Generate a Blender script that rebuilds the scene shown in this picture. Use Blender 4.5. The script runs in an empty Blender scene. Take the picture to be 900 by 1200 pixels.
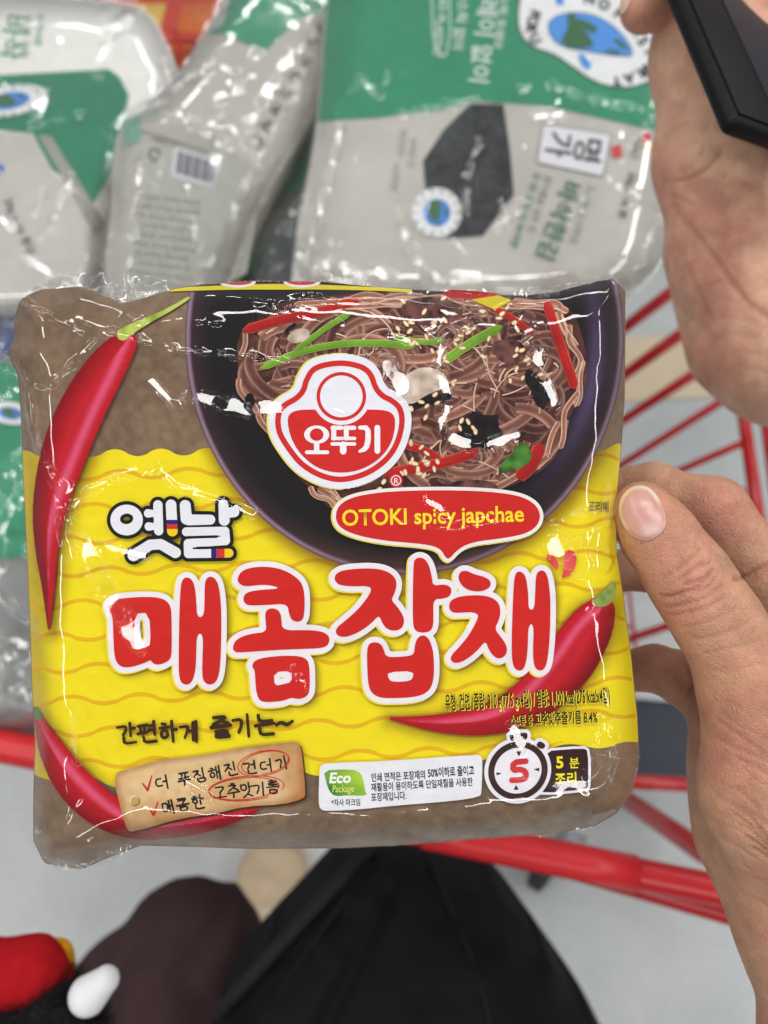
import bpy, bmesh, math, random
import numpy as np
from mathutils import Vector, Matrix

random.seed(7)
rng = np.random.default_rng(7)
SC = bpy.context.scene
COL = SC.collection
R = math.radians

# ------------------------------------------------------------------ camera, world, lamps, exposure
CAM_H, PITCH, F = 1.55, 60.0, 882.0          # height (m), degrees below the horizon, focal length in photo pixels
cd = bpy.data.cameras.new('camera')
cam = bpy.data.objects.new('camera', cd); COL.objects.link(cam)
cam.location = (0, 0, CAM_H); cam.rotation_euler = (R(90 - PITCH), 0, 0)
cd.sensor_fit = 'HORIZONTAL'; cd.sensor_width = 36.0; cd.lens = 36.0 * F / 900.0
cd.clip_start = 0.01; cd.clip_end = 200
cd.dof.use_dof = True; cd.dof.focus_distance = 0.224; cd.dof.aperture_fstop = 12.0
SC.camera = cam

world = bpy.data.worlds.new('World'); SC.world = world; world.use_nodes = True
bg = world.node_tree.nodes['Background']
bg.inputs[0].default_value = (0.93, 0.96, 1.0, 1); bg.inputs[1].default_value = 0.22

def strip_lamp(x, y, z, lx, ly, radiance):
    l = bpy.data.lights.new('ceiling_strip_lamp', 'AREA'); l.shape = 'RECTANGLE'
    l.size, l.size_y = lx, ly
    l.energy = radiance * math.pi * lx * ly
    l.color = (1.0, 0.985, 0.96)
    o = bpy.data.objects.new('ceiling_strip_lamp', l); COL.objects.link(o); o.location = (x, y, z)
    return o
strip_lamp(-0.2, 0.5, 3.3, 1.3, 0.30, 17.5)        # rows of ceiling fittings over the aisle; the last pair is added fill
strip_lamp(0.95, -2.3, 3.3, 1.5, 0.30, 17.5)
strip_lamp(-2.3, -1.0, 3.3, 0.30, 2.0, 17.5)
strip_lamp(2.3, -0.6, 3.3, 0.30, 2.0, 17.5)
strip_lamp(0.0, 5.2, 3.3, 3.0, 0.30, 17.5)
strip_lamp(-1.1, -2.9, 3.3, 1.5, 0.30, 17.5)
strip_lamp(1.9, 1.7, 3.3, 0.30, 1.6, 17.5)  # added fill lamp: brightens the phone hand and the pack creases
strip_lamp(-2.1, 1.1, 3.3, 0.30, 1.6, 17.5)  # added fill lamp: puts highlights on the packs and lifts their green

SC.view_settings.view_transform = 'Standard'; SC.view_settings.look = 'None'
SC.view_settings.gamma = 1.0; SC.view_settings.exposure = 0.0
try: SC.view_settings.use_curve_mapping = False
except Exception: pass
SC.render.engine = 'CYCLES'
SC.cycles.use_denoising = True
SC.cycles.transparent_max_bounces = 16
SC.cycles.max_bounces = 8

# ------------------------------------------------------------------ helpers: pixels to points
RM = np.array(Matrix.Rotation(R(90 - PITCH), 3, 'X'), dtype=np.float64)
CP = np.array([0, 0, CAM_H])

def c2w(p):                                   # camera space -> world
    return np.asarray(p, dtype=np.float64) @ RM.T + CP
def pc(px, py, d):                            # photo pixel + depth -> camera space
    px, py, d = np.broadcast_arrays(np.asarray(px, float), np.asarray(py, float), np.asarray(d, float))
    return np.stack([(px - 450) / F * d, -(py - 600) / F * d, -d], -1)
def W(px, py, d): return c2w(pc(px, py, d))
def Wz(px, py, z):                            # where the pixel's ray meets the height z
    r = W(px, py, 1.0) - CP
    return CP + r * ((z - CAM_H) / r[2])

def lin(c, k=1.0):
    c = np.asarray(c, float) / 255.0
    return np.where(c <= 0.04045, c / 12.92, ((c + 0.055) / 1.055) ** 2.4) * k
def mixc(a, b, t): return a + (b - a) * np.clip(t, 0, 1)[..., None]
def sstep(a, b, x):
    t = np.clip((x - a) / (b - a), 0, 1); return t * t * (3 - 2 * t)

# smooth value noise in 2-D / 3-D
def vnoise(x, y, s, seed=0):
    g = np.random.default_rng(seed).random((64, 64))
    x = np.asarray(x, float) / s + 1000; y = np.asarray(y, float) / s + 1000
    i = np.floor(x).astype(int); j = np.floor(y).astype(int)
    u = x - i; v = y - j; u = u * u * (3 - 2 * u); v = v * v * (3 - 2 * v)
    a = g[i % 64, j % 64]; b = g[(i + 1) % 64, j % 64]; c = g[i % 64, (j + 1) % 64]; d = g[(i + 1) % 64, (j + 1) % 64]
    return (a * (1 - u) + b * u) * (1 - v) + (c * (1 - u) + d * u) * v - 0.5

def chaikin(p, n=2, closed=True):
    p = np.asarray(p, float)
    for _ in range(n):
        if closed:
            q = np.roll(p, -1, 0)
            p = np.stack([0.75 * p + 0.25 * q, 0.25 * p + 0.75 * q], 1).reshape(-1, 2)
        else:
            q = np.stack([0.75 * p[:-1] + 0.25 * p[1:], 0.25 * p[:-1] + 0.75 * p[1:]], 1).reshape(-1, p.shape[1])
            p = np.vstack([p[:1], q, p[-1:]])
    return p
def tr(pts, ox, oy, s): return [(ox + x / s, oy + y / s) for x, y in pts]

def seg_dist(x, y, ax, ay, bx, by):
    dx, dy = bx - ax, by - ay
    t = np.clip(((x - ax) * dx + (y - ay) * dy) / (dx * dx + dy * dy + 1e-12), 0, 1)
    return np.hypot(x - ax - t * dx, y - ay - t * dy), t
class Poly:                                   # closed outline(s), even-odd; negative inside
    def __init__(s, *loops): s.loops = [np.asarray(l, float) for l in loops]
    def bbox(s):
        a = np.vstack(s.loops); return [*a.min(0), *a.max(0)]
    def __call__(s, x, y):
        d = np.full(x.shape, 1e9); ins = np.zeros(x.shape, bool)
        for l in s.loops:
            for (ax, ay), (bx, by) in zip(l, np.roll(l, -1, 0)):
                d = np.minimum(d, seg_dist(x, y, ax, ay, bx, by)[0])
                c = (ay > y) != (by > y)
                if by != ay: ins ^= c & (x < (bx - ax) * (y - ay) / (by - ay) + ax)
        return np.where(ins, -d, d)
class Stroke:                                 # rounded strokes (x, y, r)
    def __init__(s, *lines, smooth=2):
        s.lines = [chaikin(np.asarray(l, float), smooth, False) if len(l) > 2 and smooth else np.asarray(l, float) for l in lines]
    def bbox(s):
        a = np.vstack(s.lines); m = a[:, 2].max()
        return [a[:, 0].min() - m, a[:, 1].min() - m, a[:, 0].max() + m, a[:, 1].max() + m]
    def __call__(s, x, y):
        d = np.full(x.shape, 1e9)
        for l in s.lines:
            for a, b in zip(l[:-1], l[1:]):
                q, t = seg_dist(x, y, a[0], a[1], b[0], b[1])
                d = np.minimum(d, q - (a[2] + (b[2] - a[2]) * t))
        return d
class Ell:
    def __init__(s, cx, cy, rx, ry, a=0): s.p = (cx, cy, rx, ry, R(a))
    def bbox(s):
        cx, cy, rx, ry, a = s.p; m = max(rx, ry); return [cx - m, cy - m, cx + m, cy + m]
    def __call__(s, x, y):
        cx, cy, rx, ry, a = s.p
        u = (x - cx) * math.cos(a) + (y - cy) * math.sin(a); v = -(x - cx) * math.sin(a) + (y - cy) * math.cos(a)
        k = np.hypot(u / rx, v / ry); return (k - 1) * np.hypot(u, v) / np.maximum(k, 1e-6)
class Op:
    def __init__(s, f, box): s.f, s.b = f, box
    def bbox(s): return list(s.b)
    def __call__(s, x, y): return s.f(x, y)
def grow(a, w):
    b = a.bbox(); return Op(lambda x, y: a(x, y) - w, [b[0] - w, b[1] - w, b[2] + w, b[3] + w])
def union(*a):
    b = np.array([q.bbox() for q in a]); return Op(lambda x, y: np.minimum.reduce([q(x, y) for q in a]), [*b[:, :2].min(0), *b[:, 2:].max(0)])
def inter(a, *o): return Op(lambda x, y: np.maximum.reduce([a(x, y)] + [q(x, y) for q in o]), a.bbox())
def minus(a, b): return Op(lambda x, y: np.maximum(a(x, y), -b(x, y)), a.bbox())

# ------------------------------------------------------------------ helpers: objects and materials
def link(o, parent=None):
    COL.objects.link(o)
    if parent is not None:
        o.parent = parent
        if parent.name in ROOTS: o.matrix_parent_inverse = ROOTS[parent.name]
    return o
ROOTS = {}
def thing(name, label, cat, loc, group=None):
    o = bpy.data.objects.new(name, None); COL.objects.link(o); o.empty_display_size = 0.02
    o.location = loc; o['label'] = label; o['category'] = cat
    if group: o['group'] = group
    ROOTS[o.name] = Matrix.Translation(-Vector(loc))
    return o
def mesh_obj(name, verts, faces, mat, parent=None, smooth=True, cols=None):
    me = bpy.data.meshes.new(name)
    v = np.asarray(verts, np.float32)
    if isinstance(faces, np.ndarray) and faces.ndim == 2:
        n, k = faces.shape
        me.vertices.add(len(v)); me.vertices.foreach_set('co', v.ravel())
        me.loops.add(n * k); me.loops.foreach_set('vertex_index', faces.astype(np.int32).ravel())
        me.polygons.add(n); me.polygons.foreach_set('loop_start', np.arange(0, n * k, k, dtype=np.int32))
        me.update(calc_edges=True)
    else:
        me.from_pydata([tuple(map(float, q)) for q in v], [], [tuple(map(int, f)) for f in faces])
    me.validate()
    if smooth: me.polygons.foreach_set('use_smooth', np.ones(len(me.polygons), bool))
    if cols is not None:
        a = me.color_attributes.new('Col', 'FLOAT_COLOR', 'POINT')
        c = np.ones((len(v), 4), np.float32); c[:, :3] = cols; a.data.foreach_set('color', c.ravel())
    me.materials.append(mat)
    return link(bpy.data.objects.new(name, me), parent)

def newmat(name):
    m = bpy.data.materials.new(name); m.use_nodes = True
    nt = m.node_tree; return m, nt, nt.nodes['Principled BSDF']
def N(nt, t, **k):
    n = nt.nodes.new(t)
    for a, b in k.items(): setattr(n, a, b)
    return n
def noise(nt, scale, detail=3, rough=0.5, coord='Object'):
    tc = N(nt, 'ShaderNodeTexCoord'); n = N(nt, 'ShaderNodeTexNoise')
    n.inputs['Scale'].default_value = scale; n.inputs['Detail'].default_value = detail; n.inputs['Roughness'].default_value = rough
    nt.links.new(tc.outputs[coord], n.inputs['Vector']); return n
def bump(nt, b, src, strength, dist):
    q = N(nt, 'ShaderNodeBump'); q.inputs['Strength'].default_value = strength; q.inputs['Distance'].default_value = dist
    nt.links.new(src, q.inputs['Height']); nt.links.new(q.outputs[0], b.inputs['Normal']); return q
def plain(name, c, rough=0.5, var=0.12, scale=40, bumpd=0.0, bscale=300, spec=0.5, sss=0, metal=0, detail=3):
    m, nt, b = newmat(name)
    n = noise(nt, scale, detail); r = N(nt, 'ShaderNodeMapRange')
    r.inputs['From Min'].default_value = 0.3; r.inputs['From Max'].default_value = 0.7
    r.inputs['To Min'].default_value = 1 - var; r.inputs['To Max'].default_value = 1 + var
    nt.links.new(n.outputs['Fac'], r.inputs['Value'])
    mx = N(nt, 'ShaderNodeMix', data_type='RGBA', blend_type='MULTIPLY'); mx.inputs['Factor'].default_value = 1
    mx.inputs['A'].default_value = (*lin(c), 1); nt.links.new(r.outputs[0], mx.inputs['B'])
    nt.links.new(mx.outputs['Result'], b.inputs['Base Color'])
    b.inputs['Roughness'].default_value = rough; b.inputs['Specular IOR Level'].default_value = spec; b.inputs['Metallic'].default_value = metal
    if bumpd: bump(nt, b, noise(nt, bscale, 4, 0.6).outputs['Fac'], 1.0, bumpd)
    return m
def vcol(name, rough=0.55, spec=0.3, mottle=0.0, mscale=500):
    m, nt, b = newmat(name)
    a = N(nt, 'ShaderNodeVertexColor', layer_name='Col'); out = a.outputs['Color']
    if mottle:
        n = noise(nt, mscale, 4, 0.65); r = N(nt, 'ShaderNodeMapRange')
        r.inputs['From Min'].default_value = 0.25; r.inputs['From Max'].default_value = 0.75
        r.inputs['To Min'].default_value = 1 - mottle; r.inputs['To Max'].default_value = 1 + mottle
        nt.links.new(n.outputs['Fac'], r.inputs['Value'])
        mx = N(nt, 'ShaderNodeMix', data_type='RGBA', blend_type='MULTIPLY'); mx.inputs['Factor'].default_value = 1
        nt.links.new(out, mx.inputs['A']); nt.links.new(r.outputs[0], mx.inputs['B']); out = mx.outputs['Result']
    nt.links.new(out, b.inputs['Base Color'])
    b.inputs['Roughness'].default_value = rough; b.inputs['Specular IOR Level'].default_value = spec
    return m
def film_mat(name, ior, rough, nscale, nd, tint=(1, 1, 1), gain=1.0, haze=0.0):
    m = bpy.data.materials.new(name); m.use_nodes = True; nt = m.node_tree; nt.nodes.clear()
    o = N(nt, 'ShaderNodeOutputMaterial'); t = N(nt, 'ShaderNodeBsdfTransparent'); g = N(nt, 'ShaderNodeBsdfGlossy')
    t.inputs[0].default_value = (*tint, 1); g.inputs['Roughness'].default_value = rough
    fr = N(nt, 'ShaderNodeFresnel'); fr.inputs[0].default_value = ior
    mu = N(nt, 'ShaderNodeMath', operation='MULTIPLY', use_clamp=True); mu.inputs[1].default_value = gain
    geo = N(nt, 'ShaderNodeNewGeometry'); io = N(nt, 'ShaderNodeMix', data_type='FLOAT'); io.inputs[2].default_value = ior; io.inputs[3].default_value = 1 / ior
    nt.links.new(geo.outputs['Backfacing'], io.inputs[0]); nt.links.new(io.outputs[0], fr.inputs[0])       # a thin sheet: the same from both sides
    nt.links.new(fr.outputs[0], mu.inputs[0])
    mx = N(nt, 'ShaderNodeMixShader'); nt.links.new(mu.outputs[0], mx.inputs[0])
    src = t.outputs[0]
    if haze:
        d = N(nt, 'ShaderNodeBsdfDiffuse'); d.inputs[0].default_value = (0.8, 0.82, 0.82, 1)
        hz = N(nt, 'ShaderNodeMixShader'); hz.inputs[0].default_value = haze
        nt.links.new(src, hz.inputs[1]); nt.links.new(d.outputs[0], hz.inputs[2]); src = hz.outputs[0]
    nt.links.new(src, mx.inputs[1]); nt.links.new(g.outputs[0], mx.inputs[2]); nt.links.new(mx.outputs[0], o.inputs[0])
    if nd:
        b = N(nt, 'ShaderNodeBump'); b.inputs['Distance'].default_value = nd
        nt.links.new(noise(nt, nscale, 3, 0.5).outputs['Fac'], b.inputs['Height'])
        for q in (g, fr): nt.links.new(b.outputs[0], q.inputs['Normal'])
    return m

M_PRINT = vcol('printed_film', 0.6, 0.06)
M_KRAFT = vcol('kraft_brown_print', 0.65, 0.06, 0.10, 420)
M_PHOTO = vcol('printed_food_photo', 0.6, 0.06, 0.14, 900)
M_FILM = film_mat("clear_crinkled_film", 1.5, 0.06, 60, 0.0002, gain=1.5, haze=0.0)
M_BAGFILM = film_mat('clear_bag_film', 1.5, 0.09, 30, 0.0004, gain=2.3, haze=0.025)

# a flat shape printed on a surface: filled marching squares of a signed distance in pixel units, laid at depth(px,py) - off
def layer(name, sdf, depth, off, color, parent, mat=None, res=1.5, pad=2, clip=None, label=None):
    x0, y0, x1, y1 = sdf.bbox(); x0 -= pad; y0 -= pad; x1 += pad; y1 += pad
    nx = max(3, int((x1 - x0) / res) + 2); ny = max(3, int((y1 - y0) / res) + 2)
    X, Y = np.meshgrid(x0 + np.arange(nx) * res, y0 + np.arange(ny) * res)
    D = sdf(X, Y)
    if clip is not None: D = np.maximum(D, clip(X, Y))
    x = X.ravel(); y = Y.ravel(); d = D.ravel(); d = np.where(np.abs(d) < 1e-6, -1e-6, d)
    I = np.arange(nx * ny).reshape(ny, nx)
    a, b, c, e = I[:-1, :-1].ravel(), I[:-1, 1:].ravel(), I[1:, 1:].ravel(), I[1:, :-1].ravel()
    T = np.vstack([np.stack([a, e, c], 1), np.stack([a, c, b], 1)])
    ins = d[T] < 0; k = ins.sum(1)
    tris = [T[k == 3]]; ex, ey = [], []; nb = len(x)
    def cut(p, q):
        nonlocal nb
        t = d[p] / (d[p] - d[q]); ex.append(x[p] + t * (x[q] - x[p])); ey.append(y[p] + t * (y[q] - y[p]))
        r = np.arange(nb, nb + len(p)); nb += len(p); return r
    for kk in (1, 2):
        S = T[k == kk]; s = ins[k == kk]
        if not len(S): continue
        piv = np.argmax(s, 1) if kk == 1 else np.argmin(s, 1)
        i0 = np.take_along_axis(S, piv[:, None], 1)[:, 0]; i1 = np.take_along_axis(S, ((piv + 1) % 3)[:, None], 1)[:, 0]; i2 = np.take_along_axis(S, ((piv + 2) % 3)[:, None], 1)[:, 0]
        p1 = cut(i0, i1); p2 = cut(i0, i2)
        if kk == 1: tris.append(np.stack([i0, p1, p2], 1))
        else: tris += [np.stack([p1, i1, i2], 1), np.stack([p1, i2, p2], 1)]
    T = np.vstack(tris)
    if not len(T): return None
    ax = np.concatenate([x] + ex); ay = np.concatenate([y] + ey)
    u, inv = np.unique(T, return_inverse=True); T = inv.reshape(-1, 3)
    ax, ay = ax[u], ay[u]
    dep = depth(ax, ay)
    o_ = off(ax, ay) if callable(off) else off
    col = color(ax, ay) if callable(color) else np.broadcast_to(lin(color), (len(ax), 3))
    ob = mesh_obj(name, W(ax, ay, dep - o_), T, mat or M_PRINT, parent, True, col)
    if label: ob['label'] = label
    return ob

def text(name, s, px, py, size, depth, off, color, parent, ang=0, bold=0.0, xs=1.0, shear=0, align='LEFT', mat=None, ysq=1.0):
    cu = bpy.data.curves.new('t', 'FONT'); cu.body = s; cu.size = 1; cu.offset = bold; cu.shear = shear; cu.align_x = align; cu.resolution_u = 3
    o = bpy.data.objects.new('t', cu); COL.objects.link(o)
    dg = bpy.context.evaluated_depsgraph_get(); me = bpy.data.meshes.new_from_object(o.evaluated_get(dg))
    bpy.data.objects.remove(o); bpy.data.curves.remove(cu)
    if not len(me.vertices): return None
    v = np.array([q.co[:] for q in me.vertices]); f = [list(p.vertices) for p in me.polygons]
    bpy.data.meshes.remove(me)
    x = v[:, 0] * size * xs; y = -v[:, 1] * size * ysq; a = R(ang)
    X = px + x * math.cos(a) - y * math.sin(a); Y = py + x * math.sin(a) + y * math.cos(a)
    return mesh_obj(name, W(X, Y, depth(X, Y) - off), f, mat or M_PRINT, parent, True, np.broadcast_to(lin(color), (len(X), 3)))

# hand-lettered Hangul from brush strokes
CI = ['g','gg','n','d','dd','r','m','b','bb','s','ss','o','j','jj','ch','k','t','p','h']
JA = {'g': [[(.05,.16),(.88,.1),(.84,.5),(.55,.98)]], 'n': [[(.12,.02),(.14,.86),(.98,.8)]], 'd': [[(.92,.08),(.1,.12),(.1,.88),(.98,.84)]],
 'r': [[(.1,.08),(.9,.06),(.88,.46),(.12,.5),(.12,.92),(.98,.88)]], 'm': [[(.12,.1),(.9,.06),(.88,.92),(.14,.92),(.12,.1)]],
 's': [[(.55,.0),(.42,.45),(.04,.96)],[(.48,.4),(.98,.94)]], 'o': [[(.5,.08),(.1,.3),(.12,.75),(.5,.95),(.9,.72),(.88,.28),(.5,.08)]],
 'j': [[(.06,.14),(.9,.08),(.55,.5),(.02,.98)],[(.5,.5),(.98,.94)]], 'ch': [[(.35,-.1),(.65,-.06)],[(.06,.2),(.9,.16),(.55,.52),(.02,.98)],[(.5,.52),(.98,.94)]],
 'k': [[(.05,.14),(.9,.1),(.8,.55),(.5,.98)],[(.1,.5),(.8,.46)]], 'p': [[(.05,.14),(.96,.08)],[(.3,.14),(.34,.86)],[(.7,.12),(.66,.84)],[(.0,.92),(1.,.84)]],
 'h': [[(.35,-.05),(.68,-.03)],[(.05,.24),(.96,.18)],[(.5,.4),(.18,.55),(.2,.85),(.5,1.),(.82,.85),(.8,.52),(.5,.4)]],
 'b': [[(.12,.02),(.14,.95),(.88,.93),(.9,.02)],[(.13,.48),(.88,.46)]]}
JA['gg'] = JA['g']; JA['t'] = JA['d']
VW = ['a','ae','ya','yae','eo','e','yeo','ye','o','wa','wae','oe','yo','u','wo','we','wi','yu','eu','ui','i']
VV = {'a': [[(.3,0),(.32,1)],[(.34,.45),(.9,.42)]], 'ae': [[(.15,.05),(.17,.9)],[(.7,0),(.72,1)],[(.18,.46),(.7,.44)]], 'eo': [[(.8,0),(.8,1)],[(.1,.46),(.78,.44)]],
 'e': [[(.45,.05),(.45,.92)],[(.85,0),(.86,1)],[(-.05,.46),(.44,.44)]], 'yeo': [[(.8,0),(.8,1)],[(.1,.3),(.78,.28)],[(.1,.62),(.78,.6)]], 'i': [[(.5,0),(.52,1)]]}
VH = {'o': [[(.5,.0),(.5,.6)],[(.0,.72),(1,.62)]], 'u': [[(.0,.3),(1,.2)],[(.52,.3),(.48,1)]], 'eu': [[(.0,.5),(1,.4)]]}
FI = {0: None, 1: 'g', 4: 'n', 8: 'r', 16: 'm', 17: 'b', 19: 's', 21: 'o', 7: 'd'}
def hangul(s, x, y, size, adv, ang, r, jit=0.03):
    out = []; a = R(ang); cx = 0
    for ch in s:
        if ch == ' ': cx += adv * 0.42; continue
        st = []
        if ch == '~': st = [([(0,.55),(.25,.4),(.55,.6),(.85,.42)], (0,0,1,1))]
        else:
            k = ord(ch) - 0xAC00; i, v, f = CI[k // 588], VW[(k % 588) // 28], FI.get(k % 28)
            if v in VH:
                b = [(.1,.0,.9,.36),(.0,.36,1,.6),(.14,.66,.9,1.0)] if f else [(.1,.0,.9,.5),(.0,.5,1,1)]
            else:
                b = [(.0,.04,.55,.54),(.58,-.05,1,.62),(.2,.66,.98,1.02)] if f else [(.0,.12,.55,.82),(.58,-.02,1,1)]
            for q, bx in [(JA[i], b[0]), ((VH if v in VH else VV)[v], b[1])] + ([(JA[f], b[2])] if f else []):
                st += [(l, bx) for l in q]
        dx, dy, ro = random.uniform(-jit, jit), random.uniform(-jit, jit), random.uniform(-.05, .05)
        for l, bx in st:
            P = []
            for n_, (u, w) in enumerate(l):
                X = (bx[0] + u * (bx[2] - bx[0]) + dx + random.uniform(-jit, jit) * .6) * size * .92; Y = (bx[1] + w * (bx[3] - bx[1]) + dy + random.uniform(-jit, jit) * .6) * size
                X, Y = X - ro * Y, Y + ro * X
                X += cx
                P.append((x + X * math.cos(a) - Y * math.sin(a), y + X * math.sin(a) + Y * math.cos(a), r * random.uniform(.8, 1.15)))
            out.append(P)
        cx += adv
    return Stroke(*out, smooth=1)

# tubes, boxes, lathes in world space
def tube(name, pts, r, mat, parent, seg=12, cap=True):
    P = [Vector(p) for p in pts]; V = []; Fc = []
    rr = r if hasattr(r, '__len__') else [r] * len(P)
    up = None
    for i, p in enumerate(P):
        t = (P[min(i + 1, len(P) - 1)] - P[max(i - 1, 0)]).normalized()
        if up is None: up = t.orthogonal().normalized()
        up = (up - t * up.dot(t)).normalized(); s = t.cross(up)
        for k in range(seg):
            a = 2 * math.pi * k / seg; V.append(p + (up * math.cos(a) + s * math.sin(a)) * rr[i])
    for i in range(len(P) - 1):
        for k in range(seg):
            a, b = i * seg + k, i * seg + (k + 1) % seg; Fc.append((a, b, b + seg, a + seg))
    if cap: Fc += [tuple(range(seg))[::-1], tuple(range((len(P) - 1) * seg, len(P) * seg))]
    return mesh_obj(name, V, Fc, mat, parent, True)
def slab(name, o, ux, uy, uz, mat, parent, bev=0.003, seg=3):   # box from a corner and three edge vectors
    bm = bmesh.new(); o, ux, uy, uz = map(Vector, (o, ux, uy, uz)); v = []
    for k in (0, 1):
        for (i, j) in ((0, 0), (1, 0), (1, 1), (0, 1)): v.append(bm.verts.new(o + ux * i + uy * j + uz * k))
    for f in ((3,2,1,0),(4,5,6,7),(0,1,5,4),(1,2,6,5),(2,3,7,6),(3,0,4,7)): bm.faces.new([v[i] for i in f])
    bmesh.ops.recalc_face_normals(bm, faces=bm.faces)
    if bev: bmesh.ops.bevel(bm, geom=bm.edges[:], offset=bev, segments=seg, profile=0.5, affect='EDGES')
    me = bpy.data.meshes.new(name); bm.to_mesh(me); bm.free()
    me.polygons.foreach_set('use_smooth', np.ones(len(me.polygons), bool)) if bev else None
    me.materials.append(mat); return link(bpy.data.objects.new(name, me), parent)

# organic bodies: blended round cones -> naive surface nets (camera-space metres)
def roundcone(P, a, b, ra, rb):
    a = np.asarray(a, np.float32); d = np.asarray(b, np.float32) - a
    q = P - a; t = np.clip((q @ d) / max(float(d @ d), 1e-12), 0, 1)
    return np.sqrt(((q - t[..., None] * d) ** 2).sum(-1)) - (ra + (rb - ra) * t)
def smin(a, b, k):
    h = np.clip(0.5 + 0.5 * (b - a) / k, 0, 1); return b + (a - b) * h - k * h * (1 - h)
def blend(prims):
    def f(P):
        d = None
        for a, b, ra, rb, k in prims:
            q = roundcone(P, a, b, ra, rb); d = q if d is None else smin(d, q, k)
        return d
    return f
def surfnet(f, lo, hi, res):
    ax = [np.arange(l, h + res, res, dtype=np.float32) for l, h in zip(lo, hi)]
    G = np.stack(np.meshgrid(*ax, indexing='ij'), -1); D = f(G)
    s = D < 0; sh = tuple(n - 1 for n in D.shape)
    cs = [D[i:i + sh[0], j:j + sh[1], k:k + sh[2]] for i in (0, 1) for j in (0, 1) for k in (0, 1)]
    ins = sum((c < 0).astype(np.int8) for c in cs); act = (ins > 0) & (ins < 8)
    idx = -np.ones(sh, int); cells = np.argwhere(act); idx[act] = np.arange(len(cells))
    c8 = np.stack([c[act] for c in cs], 1); off = np.array([(i, j, k) for i in (0, 1) for j in (0, 1) for k in (0, 1)], float)
    pos = np.zeros((len(cells), 3)); cnt = np.zeros(len(cells))
    for a in range(8):
        for b in range(a + 1, 8):
            if np.abs(off[a] - off[b]).sum() != 1: continue
            m = (c8[:, a] < 0) != (c8[:, b] < 0); t = c8[m, a] / (c8[m, a] - c8[m, b])
            pos[m] += off[a] + t[:, None] * (off[b] - off[a]); cnt[m] += 1
    V = np.asarray(lo) + (cells + pos / cnt[:, None]) * res
    Q = []
    for d in range(3):
        u, v = (d + 1) % 3, (d + 2) % 3
        s0 = np.take(s, range(0, D.shape[d] - 1), d); s1 = np.take(s, range(1, D.shape[d]), d)
        e = np.argwhere(s0 != s1); e = e[(e[:, u] > 0) & (e[:, v] > 0) & (e[:, u] < sh[u]) & (e[:, v] < sh[v])]
        du = np.zeros(3, int); du[u] = 1; dv = np.zeros(3, int); dv[v] = 1
        q = np.stack([idx[tuple((e - du - dv).T)], idx[tuple((e - dv).T)], idx[tuple(e.T)], idx[tuple((e - du).T)]], 1)
        flip = ~s0[tuple(e.T)]; q[flip] = q[flip][:, ::-1]; Q.append(q)
    return V, np.vstack(Q)
def march(f, px, py, d0, d1):                 # depth where pixel rays meet a body
    dirs = pc(px, py, 1.0).astype(np.float32); t = np.full(len(px), d0, np.float32)
    for _ in range(60): t = np.minimum(t + 0.8 * f(dirs * t[:, None]), d1)
    return t

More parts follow.
